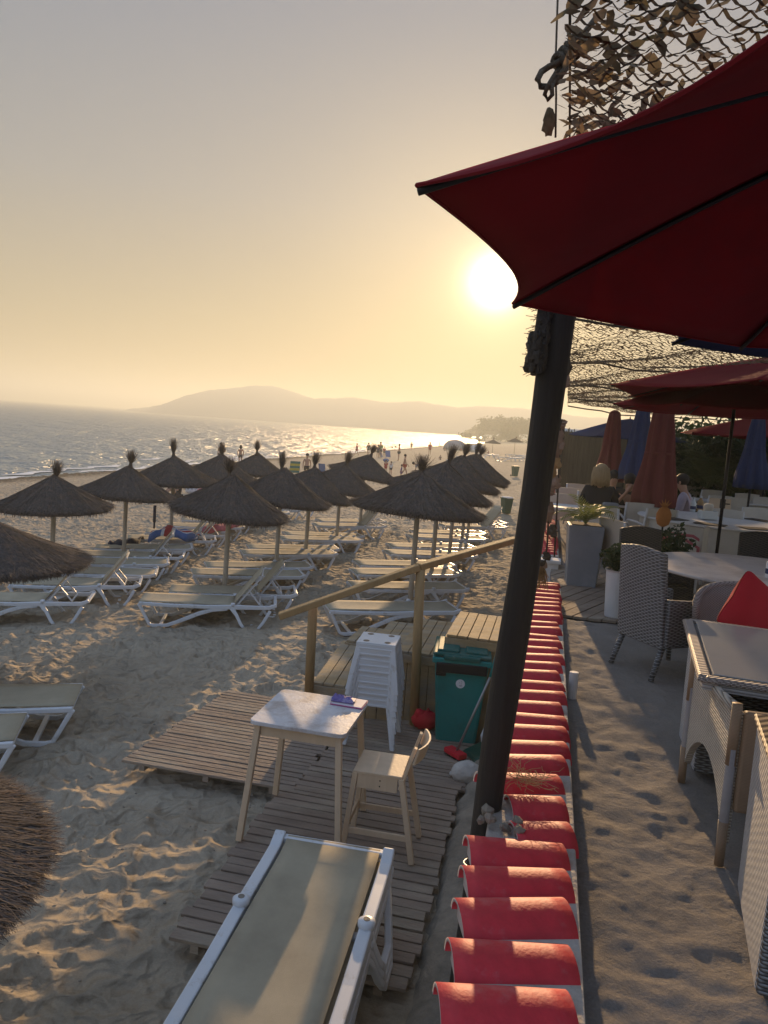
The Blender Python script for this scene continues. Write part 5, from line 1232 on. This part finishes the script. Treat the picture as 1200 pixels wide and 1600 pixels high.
# hanging leafy fringe of scraps at the near edge of the net (what droops at its corner)
for k in range(150):
    y = r_.uniform(1.5, 3.0); dz = -r_.random()**1.6*.10; p = Vector((.07+.02*y-.15+.21*y+r_.uniform(-.02, .14), y, netz(.27, y)+dz)); al = r_.uniform(0, 6.28); s_ = r_.uniform(.01, .03)
    d1 = Vector((math.cos(al), math.sin(al)*.5, r_.uniform(-1, 1)))*s_; d2 = Vector((-math.sin(al)*.6, .4, r_.uniform(-.6, .6)))*s_*.6
    s2.add([p-d1, p-d1*.2+d2, p+d1*.9+d2*.6, p+d1, p+d1*.1-d2*1.1], [(0, 1, 4), (1, 2, 3, 4)])
s2.build('scraps', 'scrap', t)
# posts carrying the net on the far side (off to the right) and the deeper posts
for i, (c_, y) in enumerate(((4.9, 6.4), (6.8, 13.9), (6.9, 22.))):
    x = c_-.15+.21*y; z0 = PATIO; tt = thing('net_post', 'dark timber post carrying the net roof, %s' % ['right of the near round table', 'at the right before the hedge', 'deep in the hedge on the right'][i], 'post', (x, y, z0), 0, 'timber posts carrying the net'); bb = B(); bb.tube([(0, 0, 0), (.02, 0, netz(c_, y)-z0)], .05, 10); bb.build('shaft', 'dark_post', tt, smooth=True)
# knotted rope at the net corner and hanging strings of shells
t = thing('knotted_rope', 'thick knotted rope looping at the corner of the net', 'rope')
def ppath(p, Y, j=0.): return [aty(x, y, Y+j*math.sin(k*1.7)) for k, (x, y) in enumerate(p)]
b = B(); b.tube(ppath([(930, 30), (905, 62), (888, 84), (872, 98), (858, 104), (846, 112), (840, 124), (845, 135), (858, 136), (870, 128), (880, 112), (892, 96)], 2.15, .015), .0085, 8); b.build('loop', 'rope', t, smooth=True)
b = B(); b.tube(ppath([(884, 92), (872, 108), (862, 124), (855, 136), (851, 148), (856, 156), (863, 148), (862, 136), (868, 120), (878, 104)], 2.14, .012), .006, 8); b.build('loop', 'rope', t, smooth=True)
b = B(); b.tube(ppath([(872, -20), (870, 40), (868, 100), (869, 150), (868, 215)], 2.2, .01), .003, 6); b.build('cord', 'rope', t, smooth=True)
for q_ in range(5):
    b = B(); c_ = aty(876+q_*8, 98-q_*9, 2.15); ax = Vector((.5, .1, .62)).normalized(); e1 = ax.cross(Vector((0, 1, 0))).normalized(); e2 = ax.cross(e1)
    b.tube([c_+(e1*math.cos(a)+e2*math.sin(a))*.021+ax*.006*math.sin(a*2+q_) for a in [6.283*k/12 for k in range(13)]], .0085, 7); b.build('wrap', 'rope', t, smooth=True)
b = B(); b.ball(aty(858, 190, 2.3), .024, 9, .25, (.8, .6, 1.6)); b.build('shell', 'scrap', t)
def garland(label, pxs, Y, items):
    items = [(a, b_, c*.85, d, e) for a, b_, c, d, e in items]
    t = thing('shell_garland', label, 'garland', group='strings of shells hanging beside the post'); b = B(); pts = [aty(px, py, Y) for px, py in pxs]; b.tube(pts, .0045, 5); b.build('string', 'rope', t, smooth=True)
    for (px, py, r, sq, mn) in items:
        b = B(); b.ball((0, 0, 0), r, 8, .4, (sq[0], sq[1]*.6, sq[2])); b.ball((r*.4, 0, -r*.6), r*.6, 7, .4, sq); o = b.build('shell', mn, t); o.location = aty(px, py, Y)
garland('string of tan shells and cork hanging right of the timber post', [(893, 480), (886, 560), (876, 640), (872, 760), (866, 870)], 3.9, [(884, 572, .040, (.8, .6, 1.5), 'rope'), (884, 592, .035, (.7, .6, 1.3), 'shell'), (881, 548, .02, (1, 1, 1), 'rope'), (875, 661, .034, (1.3, .8, .7), 'shell'), (872, 690, .045, (.8, .6, 1.6), 'shell'), (871, 722, .03, (.8, .7, 1.3), 'raffia'), (868, 752, .034, (1, .7, 1.1), 'shell'), (863, 830, .03, (.9, .7, 1.2), 'rope')])
garland('lower string of pinkish shells ending in a straw tassel', [(878, 655), (864, 700), (858, 780), (855, 850), (848, 905)], 3.5, [(866, 700, .034, (.9, .7, 1.4), 'shell'), (862, 735, .03, (.8, .6, 1.3), 'raffia'), (858, 765, .032, (1.4, .8, .7), 'shell'), (857, 800, .034, (.8, .6, 1.6), 'shell'), (854, 868, .025, (1, 1, .8), 'rope'), (848, 882, .02, (1.3, 1, .8), 'shell')])
t = thing('straw_tassel', 'pale straw tassel hanging over the tiles beside the post', 'tassel'); b = B(); p = aty(847, 880, 3.5)
for k in range(60):
    e = p+Vector((rnd.uniform(-.035, .035), rnd.uniform(-.02, .02), -rnd.uniform(.06, .13))); b.tube([p+Vector((rnd.uniform(-.008, .008), 0, 0)), (p+e)/2+Vector((rnd.uniform(-.01, .01), 0, 0)), e], .0016, 3)
b.build('fibres', 'raffia', t); b = B(); b.ball(p, .016, 8); b.build('binding', 'rope', t)
# ------------------------------------------------------------------ far trees, tents, objects on the beach
for i, (px, base, topy, D, r, cl) in enumerate([(735, 690, 672, 560, 5, 6), (748, 689, 668, 520, 7, 7), (762, 689, 663, 470, 9, 8), (777, 689, 652, 430, 12, 11), (795, 689, 660, 420, 8, 8), (811, 690, 657, 400, 10, 9), (826, 690, 660, 400, 9, 8), (845, 690, 656, 420, 10, 8), (790, 691, 672, 380, 6, 6)]):
    g = aty(px, base, D); tp = aty(px, topy, D); H = tp.z-(-.2)
    treeob('pine_tree', 'far hazy pine on the headland beyond the beach, %s from the left' % ORD[i], 'tree', (g.x, D, -.3), H, r, 1500, .9*D/450, 100+i, 'leafdark', (1, 1, .8), 'pines on the headland', cl)
b = B()
for k in range(60): bush(b, (40+k*3.2+rnd.uniform(-2, 2), 400+rnd.uniform(-60, 120), .8), rnd.uniform(1.5, 3.2), 60, .8, 300+k, (1.5, 1, .7))
o = b.build('scrub', 'leafdark'); o['kind'] = 'stuff'; tag(o, 'low dark scrub along the far beach', 'scrub')
def tent(px, py, w_, h, m1, lab):
    g = G(px, py); t = thing('beach_tent', lab, 'tent', g, R(20)); b = B(); b.lathe([(w_/2, 0), (w_/2*.92, h*.5), (w_/2*.6, h*.85), (.05, h)], 16); b.build('shell', m1, t, smooth=True)
    b = B(); b.add([(-.3, -w_/2*1.0, 0), (.3, -w_/2*1.0, 0), (.0, -w_/2*.80, h*.7)], [(0, 1, 2)]); b.build('door', 'c_navy', t, solid=.02)
tent(711, 703, 5., 2.2, 'c_grey', 'pale grey beach tent far along the shore'); tent(745, 706, 3., 1.4, 'c_white', 'small white beach shelter right of the grey tent')
def bchair(px, py, m1, rz, lab, s=1.):
    g = G(px, py); t = thing('beach_chair', lab, 'chair', g, rz, None, s)
    b = B(); b.hexa([(-.3, 0, .25), (.3, 0, .25), (.3, .03, .25), (-.3, .03, .25), (-.3, .22, .95), (.3, .22, .95), (.3, .25, .95), (-.3, .25, .95)]); b.build('backrest', m1, t)
    if m1 == 'c_yellow':
        for k in (0, 2, 4): 
            b = B(); u0 = k/5; b.hexa([(-.301, -.004+.22*u0, .25+.7*u0), (.301, -.004+.22*u0, .25+.7*u0), (.301, .035+.22*u0, .25+.7*u0), (-.301, .035+.22*u0, .25+.7*u0)]+[(x, y+.22/5, z+.7/5) for x, y, z in [(-.301, -.004+.22*u0, .25+.7*u0), (.301, -.004+.22*u0, .25+.7*u0), (.301, .035+.22*u0, .25+.7*u0), (-.301, .035+.22*u0, .25+.7*u0)]]); b.build('stripe', 'c_teal', t)
    b = B(); b.box((0, -.22, .25), (.58, .45, .03)); b.build('seat', m1, t)
    for x in (-.3, .3): b = B(); b.tube([(x, -.4, 0), (x, .2, .55)], .015, 6); b.tube([(x, .3, 0), (x, -.2, .5)], .015, 6); b.tube([(x, -.25, .5), (x, .2, .55)], .02, 6); b.build('side_frame', 'alum', t)
bchair(459, 745, 'c_yellow', R(200), 'green and yellow striped beach chair between the thatched parasols', 1.1); bchair(504, 744, 'c_blue', R(150), 'low blue beach chair beside the third middle parasol', .9); bchair(606, 717, 'c_blue', R(20), 'blue folding chair among the standing group by the water', 1.)
bchair(596, 716, 'c_blue', R(60), 'blue folding chair at the feet of the man in green', .8)
# towels over loungers
def towel(label, pts, w_, m1, m2=None, seed=0):
    t = thing('towel', label, 'towel'); r_ = random.Random(seed); n = 16; K = 12; vs = []; P = [Vector(p) for p in pts]
    for i in range(n+1):
        u = i/n*(len(P)-1); k = min(int(u), len(P)-2); p = P[k].lerp(P[k+1], u-k)
        for j in range(K+1):
            v = -1+2*j/K; side = Vector((-.12, 1, 0)); q = p+side*v*w_/2+Vector((0, 0, .025*math.sin(i*1.1+v*3+seed)-.16*abs(v)**4)); vs.append(q)
    fs = [(i*(K+1)+j, (i+1)*(K+1)+j, (i+1)*(K+1)+j+1, i*(K+1)+j+1) for i in range(n) for j in range(K)]
    b = B(); b.add(vs, fs)
    if m2: b.mi = [1 if ((j in (4, 5)) or (i in (5, 6))) else (2 if (j in (3, 6) or i in (4, 7)) else 0) for i in range(n) for j in range(K)]; b.build('cloth', (m1, m2, 'c_white'), t, smooth=True, solid=.012)
    else: b.build('cloth', m1, t, smooth=True, solid=.012)
def tw(px, py, dz): v = G(px, py, dz); return Vector((v.x, v.y, v.z+dz))
towel('blue, white and red patterned towel draped over a raised lounger back', [tw(236, 832, .55), tw(262, 822, .70), tw(292, 830, .62), tw(312, 834, .4)], .75, 'c_blue', 'c_red', 1)
towel('dark navy towel with white hem lying on the lounger left of the patterned towel', [tw(172, 846, .42), tw(195, 844, .45), tw(222, 840, .42)], .6, 'c_navy', None, 2)
towel('pale pinkish towel over the lounger right of the patterned towel', [tw(318, 822, .45), tw(345, 818, .5), tw(380, 812, .45)], .7, 'c_pink', None, 3)
b = B(); v = G(240, 845); b.tube([(0, 0, 0), (0, 0, .95)], .025, 8); b.tube([(0, 0, .5), (0, 0, .95)], .04, 8); o = b.build('furled_umbrella', 'c_navy'); o.location = v; tag(o, 'slim furled navy umbrella standing by the patterned towel', 'umbrella')
for i, (px, py, m1, lab) in enumerate(((318, 776, 'c_pink', 'pink beach bag under the third parasol from the left'), (300, 772, 'c_white', 'white cool box on the sand behind the third parasol pole'), (603, 722, 'c_blue', 'blue bag on the sand at the feet of the group'), (640, 753, 'c_teal', 'teal bag beside the crouching children'))):
    v = G(px, py); b = B(); b.ball((0, 0, .18), .26, 10, .12, (1.3, .7, .75)); b.tube([(-.15, 0, .3), (-.08, 0, .48), (.08, 0, .48), (.15, 0, .3)], .015, 6); o = b.build('beach_bag', m1, smooth=True); o.location = v; tag(o, lab, 'bag')
# ------------------------------------------------------------------ people
def person(label, loc, H=1.7, rz=0., pose='stand', top='skin', bottom='c_navy', hair='hair_dark', longhair=False, legs='skin', fingers=False, lookdown=0.):
    """body = one skinned surface; faces local +y"""
    t = thing('person', label, 'person', loc, rz); s = H/1.7
    J = dict(pel=(0, 0, .92), wai=(0, .0, 1.06), che=(0, 0, 1.26), nck=(0, -.01, 1.44), hd0=(0, .01, 1.54), hd1=(0, .015, 1.62), nose=(0, .10, 1.585),
             sl=(-.17, -.01, 1.38), el=(-.23, -.03, 1.12), wl=(-.24, .04, .88), hl=(-.24, .06, .79), sr=(.17, -.01, 1.38), er=(.23, -.03, 1.12), wr=(.24, .04, .88), hr=(.24, .06, .79),
             pl=(-.09, 0, .88), kl=(-.10, .02, .49), al=(-.10, -.02, .09), tl=(-.11, .13, .03), pr=(.09, 0, .88), kr=(.10, .02, .49), ar=(.10, -.02, .09), tr=(.11, .13, .03))
    J = {k: Vector(v) for k, v in J.items()}
    def rot_upper(a, zc=.92):
        M = Matrix.Rotation(a, 3, 'X')
        for k in ('wai', 'che', 'nck', 'hd0', 'hd1', 'nose', 'sl', 'el', 'wl', 'hl', 'sr', 'er', 'wr', 'hr'): J[k] = M @ (J[k]-Vector((0, 0, zc)))+Vector((0, 0, zc))
    if pose == 'walk':
        J['kl'] = Vector((-.1, .16, .50)); J['al'] = Vector((-.1, .22, .10)); J['tl'] = Vector((-.1, .37, .06)); J['kr'] = Vector((.1, -.04, .49)); J['ar'] = Vector((.1, -.26, .14)); J['tr'] = Vector((.1, -.14, .03))
        J['wl'].y -= .15; J['hl'].y -= .2; J['er'].y += .06; J['wr'].y += .2; J['hr'].y += .26
    if pose == 'hips':
        J['el'] = Vector((-.36, -.05, 1.15)); J['wl'] = Vector((-.2, .04, 1.0)); J['hl'] = Vector((-.14, .07, .98))
    if pose == 'bend':
        rot_upper(R(-75)); J['wl'] = J['sl']+Vector((0, .06, -.5)); J['el'] = J['sl']+Vector((-.02, .0, -.26)); J['hl'] = J['wl']+Vector((0, .02, -.08)); J['wr'] = J['sr']+Vector((0, .06, -.5)); J['er'] = J['sr']+Vector((.02, .0, -.26)); J['hr'] = J['wr']+Vector((0, .02, -.08))
    if pose in ('sit', 'eat', 'sitsand'):
        dz = -.47 if pose != 'sitsand' else -.80
        for k in J: J[k].z += dz
        for k, sx in (('l', -1), ('r', 1)):
            if pose == 'sitsand': J['k'+k] = Vector((sx*.14, .40, .42)); J['a'+k] = Vector((sx*.13, .68, .06)); J['t'+k] = Vector((sx*.13, .80, .03)); J['e'+k] = Vector((sx*.26, .10, .36)); J['w'+k] = Vector((sx*.20, .32, .38)); J['h'+k] = Vector((sx*.18, .38, .40))
            else: J['k'+k] = Vector((sx*.13, .44, .48)); J['a'+k] = Vector((sx*.13, .42, .09)); J['t'+k] = Vector((sx*.13, .56, .03)); J['e'+k] = J['s'+k]+Vector((sx*.07, .10, -.26)); J['w'+k] = J['s'+k]+Vector((-sx*.04, .32, -.18)); J['h'+k] = J['w'+k]+Vector((-sx*.03, .07, .03))
        if pose == 'eat':
            rot_upper(R(-14), .45)
            J['wr'] = J['hd0']+Vector((.03, .17, -.12)); J['hr'] = J['hd0']+Vector((.0, .13, -.04))
    if lookdown:
        M = Matrix.Rotation(-lookdown, 3, 'X'); o_ = J['nck'].copy()
        for k in ('hd0', 'hd1', 'nose'): J[k] = M @ (J[k]-o_)+o_
    rad = dict(pel=(.135, .10), wai=(.12, .09), che=(.145, .10), nck=(.052, .052), hd0=(.075, .085), hd1=(.080, .095), nose=(.014, .014), sl=(.058, .058), el=(.040, .040), wl=(.026, .026), hl=(.036, .018), pl=(.085, .085), kl=(.055, .055), al=(.036, .036), tl=(.035, .025))
    for a_, b_ in (('sr', 'sl'), ('er', 'el'), ('wr', 'wl'), ('hr', 'hl'), ('pr', 'pl'), ('kr', 'kl'), ('ar', 'al'), ('tr', 'tl')): rad[a_] = rad[b_]
    E_ = [('pel', 'wai'), ('wai', 'che'), ('che', 'nck'), ('nck', 'hd0'), ('hd0', 'hd1'), ('hd0', 'nose'), ('che', 'sl'), ('sl', 'el'), ('el', 'wl'), ('wl', 'hl'), ('che', 'sr'), ('sr', 'er'), ('er', 'wr'), ('wr', 'hr'), ('pel', 'pl'), ('pl', 'kl'), ('kl', 'al'), ('al', 'tl'), ('pel', 'pr'), ('pr', 'kr'), ('kr', 'ar'), ('ar', 'tr')]
    if fingers:
        for sd in 'lr':
            d = (J['h'+sd]-J['w'+sd]).normalized(); x = d.cross(Vector((0, 0, 1))).normalized()
            for q, (off, ln) in enumerate(((-.028, .065), (-.010, .075), (.009, .07), (.027, .055))):
                k1 = 'f%d%s' % (q, sd); J[k1] = J['h'+sd]+x*off+d*ln*.55; J[k1+'t'] = J[k1]+d*ln*.4+Vector((0, 0, -.02)); rad[k1] = (.009, .009); rad[k1+'t'] = (.008, .008); E_ += [('h'+sd, k1), (k1, k1+'t')]
            k1 = 'th'+sd; J[k1] = J['h'+sd]-x*.045-d*.01; rad[k1] = (.010, .010); E_ += [('w'+sd, k1)]
    def skin(nm, keys, edges, m_, grow=0., parent=None):
        me = bpy.data.meshes.new(nm); me.from_pydata([tuple(J[k]*s) for k in keys], [(keys.index(a), keys.index(b_)) for a, b_ in edges], []); me.materials.append(MATS[m_])
        o = bpy.data.objects.new(nm, me); col.objects.link(o); o.parent = parent or t; o.modifiers.new('skin', 'SKIN')
        for i, k in enumerate(keys): v = me.skin_vertices[0].data[i]; v.radius = ((rad[k][0]+grow)*s, (rad[k][1]+grow)*s); v.use_root = (i == 0)
        u = o.modifiers.new('sub', 'SUBSURF'); u.levels = u.render_levels = 2 if fingers else 1; o.modifiers['skin'].use_smooth_shade = True; return o
    keys = list(J.keys()); skin('body', keys, E_, 'skin')
    if top != 'skin': skin('shirt', ['wai', 'pel', 'che', 'sl', 'el', 'sr', 'er'], [('pel', 'wai'), ('wai', 'che'), ('che', 'sl'), ('sl', 'el'), ('che', 'sr'), ('sr', 'er')], top, .022)
    if bottom:
        ks = ['pel', 'pl', 'pr']; J['ml'] = J['pl'].lerp(J['kl'], .55); J['mr'] = J['pr'].lerp(J['kr'], .55); rad['ml'] = rad['mr'] = (.075, .075)
        if legs == 'skin': skin('shorts', ks+['ml', 'mr'], [('pel', 'pl'), ('pel', 'pr'), ('pl', 'ml'), ('pr', 'mr')], bottom, .016)
        else: skin('trousers', ks+['kl', 'kr', 'al', 'ar'], [('pel', 'pl'), ('pel', 'pr'), ('pl', 'kl'), ('pr', 'kr'), ('kl', 'al'), ('kr', 'ar')], bottom, .016)
    c = J['hd1']*s; b = B(); b.ball(c+Vector((0, -.022, .03))*s, .108*s, 14, .02, (.92, 1.0, .95)); 
    if longhair: b.ball(c+Vector((0, -.05, -.06))*s, .128*s, 14, .03, (1.0, .72, 1.12))
    if longhair and fingers:
        for q_ in range(240):
            a_ = rnd.uniform(2.6, 6.9) if False else rnd.uniform(math.pi*.95, math.pi*2.05); r_0 = .112*s; o_ = c+Vector((math.cos(a_)*r_0*.75, math.sin(a_)*r_0*.85-.02, .03+rnd.uniform(-.01, .05))); e_ = c+Vector((math.cos(a_)*r_0*1.12, math.sin(a_)*r_0*.95-.04, -.20+rnd.uniform(-.03, .03)))
            b.tube([c+Vector((rnd.uniform(-.02, .02), -.02, .128)), o_*1.0+Vector((math.cos(a_)*.03, math.sin(a_)*.03, .0)), (o_+e_)/2+Vector((math.cos(a_)*.028, math.sin(a_)*.028, 0)), e_], [.004, .006, .006, .002], 4)
    b.build('hair', hair, t, smooth=True)
    if fingers:
        for sx in (-1, 1):
            b = B(); b.ball(c+Vector((sx*.032, .088, -.02))*s, .012*s, 8); b.build('eye', 'hair_dark', t); b = B(); b.ball(c+Vector((sx*.088, .0, -.02))*s, .022*s, 8, 0, (.5, .8, 1.3)); b.build('ear', 'skin', t)
    return t
def pp(px, py, pytop, label, **k):
    """stand a person on the beach: py = feet, pytop = top of the head in the picture"""
    g = G(px, py); z = aty(px, pytop, g.y).z-g.z; person(label, g, H=max(1., min(1.95, z)), **k)
pp(344, 729, 692, 'shirtless person with hands on hips behind a parasol tuft by the water', pose='hips', rz=R(160), bottom='c_black')
pp(375, 728, 696, 'woman in a dark bikini standing alone by the water', rz=R(10), bottom='c_navy', longhair=True)
pp(478, 752, 709, 'tall shirtless person standing behind the third middle parasol', rz=R(190), bottom='c_black')
pp(557, 712, 693, 'person in red walking at the water, leftmost of the group', pose='walk', rz=R(70), top='c_red', bottom='c_red')
pp(575, 712, 692, 'person in dark shirt and shorts standing right of the one in red', rz=R(180), top='c_black', bottom='c_black')
pp(590, 716, 695, 'person in dark clothes standing just left of the one in green', rz=R(170), top='c_navy', bottom='c_black')
pp(593.5, 716, 690, 'tall person in a green top in the middle of the group', rz=R(180), top='c_green', bottom='c_black')
pp(600, 714, 698, 'person in dark red top right of the one in green', rz=R(200), top='c_red', bottom='c_navy')
pp(622.5, 720, 694, 'tall tanned person raising a phone at the waterside', pose='hips', rz=R(100), bottom='c_navy')
pp(642.5, 704, 691, 'small person standing alone further along the water', rz=R(0), top='c_navy', bottom='c_navy')
pp(671, 711, 691, 'person in a long red shirt beyond the group', rz=R(180), top='c_red', bottom='c_red')
pp(686, 698, 690, 'tiny distant figure bending in the shallow water', pose='walk', rz=R(90), bottom='c_navy')
pp(725.5, 700, 688, 'slim distant figure standing at the water by the tents', rz=R(90), bottom='c_navy')
pp(602, 741, 719, 'child in a red shirt standing between the parasols', rz=R(150), top='c_red', bottom='c_red')
pp(610, 743, 726, 'small child in a white shirt beside the red one', rz=R(150), top='c_white', bottom='c_navy')
pp(631, 745, 710, 'shirtless man in red shorts stooping behind the front parasol', pose='walk', rz=R(-80), bottom='c_red')
pp(658, 748, 712, 'person in a grey blue top bending down behind the front parasol tuft', pose='bend', rz=R(90), top='c_grey', bottom='c_teal')
pp(626, 750, 731, 'crouching child in purple next to the man in red shorts', pose='stand', rz=R(90), top='c_purple', bottom='c_purple')
pp(688, 718, 705, 'person in dark clothes sitting behind the second parasol by the wall', pose='sitsand', top='c_navy', rz=R(150))
pp(695, 704, 695, 'person in pink sitting left of the grey tent', pose='sitsand', top='c_pink', rz=R(150)); pp(720, 705, 696, 'person in dark red sitting in front of the grey tent', pose='sitsand', top='c_red', rz=R(180))
pp(752, 710, 700, 'person sitting left of the distant parasols', pose='sitsand', top='c_black', rz=R(180)); pp(757, 703, 694, 'person standing just left of the distant parasols', top='c_navy', rz=R(180)); pp(763, 709, 700, 'person in red sitting on a far lounger', pose='sitsand', top='c_red', rz=R(120))
g = G(279, 778); person('person in dark blue sitting on the sand behind the third parasol pole', g, 1.7, R(120), 'sitsand', 'c_navy', 'c_navy')
g = G(330, 775); person('person in pink sitting among bags in the shade', g, 1.6, R(200), 'sitsand', 'c_pink', 'c_pink')
# swimmers' heads
for i, (px, py) in enumerate(((613, 700), (618, 699))):
    v = atz(px, py, -1.41); b = B(); b.ball((0, 0, .1), .16, 10, .05); b.ball((0, 0, -.12), .26, 10, .05, (1.4, .8, .6)); o = b.build('person', 'hair_dark', smooth=True); o.location = v; tag(o, 'head of a swimmer in the sea beside the tall tanned person, %s one' % ['left', 'right'][i], 'person')
# diners
q = atz(940, 726, 2.50); person('blond woman in a black top sitting with her back to us', (q.x, 14.9, PATIO+.0), 1.7, R(-14), 'sit', 'c_black', 'c_black', 'hair_blond', True, 'long', True) if False else None
def diner(px, py, Y, lab, **k):
    v = aty(px, py, Y); s_ = (v.z-PATIO)/1.245; return person(lab, (v.x, Y, PATIO), H=1.7*min(1.15, max(.85, s_)), **k)
diner(941, 725, 12.6, 'blond woman in a black top sitting with her back to us', rz=R(-20), pose='sit', top='c_black', bottom='c_black', hair='hair_blond', longhair=True, legs='long', fingers=True)
diner(985, 737, 13.6, 'dark haired man in black raising a hand to his mouth at the table', rz=R(165), pose='eat', top='c_black', bottom='c_black', legs='long', fingers=True, lookdown=.25)
diner(960, 737, 14.6, 'person with reddish face half hidden behind the blond woman', rz=R(180), pose='sit', top='c_navy', bottom='c_navy', fingers=True)
v = aty(1056, 735, 14.2); person('person in a lilac white shirt sitting hunched behind the closed red parasol', (v.x+.10, 13.6, PATIO), 1.85, R(60), 'eat', 'c_lilac', 'c_black', 'hair_dark', False, 'long', True)

# litter and pebbles scattered over the sand
b = B(); rr = random.Random(8)
for k in range(520):
    y = 2.2*math.exp(rr.random()*2.0); u = rr.uniform(-.62, .2); x = u*y
    if cc(x, y) > -.35 or (cc(x, y) > -1.9 and y < 8): continue
    b.ball((x, y, gz(x, y)+rr.uniform(-.01, .035)), rr.uniform(.004, .012), 5, .3, (1, 1, .6))
o = b.build('pebbles', 'concrete'); o['kind'] = 'stuff'; tag(o, 'small pebbles and crumbs scattered over the sand', 'pebbles')
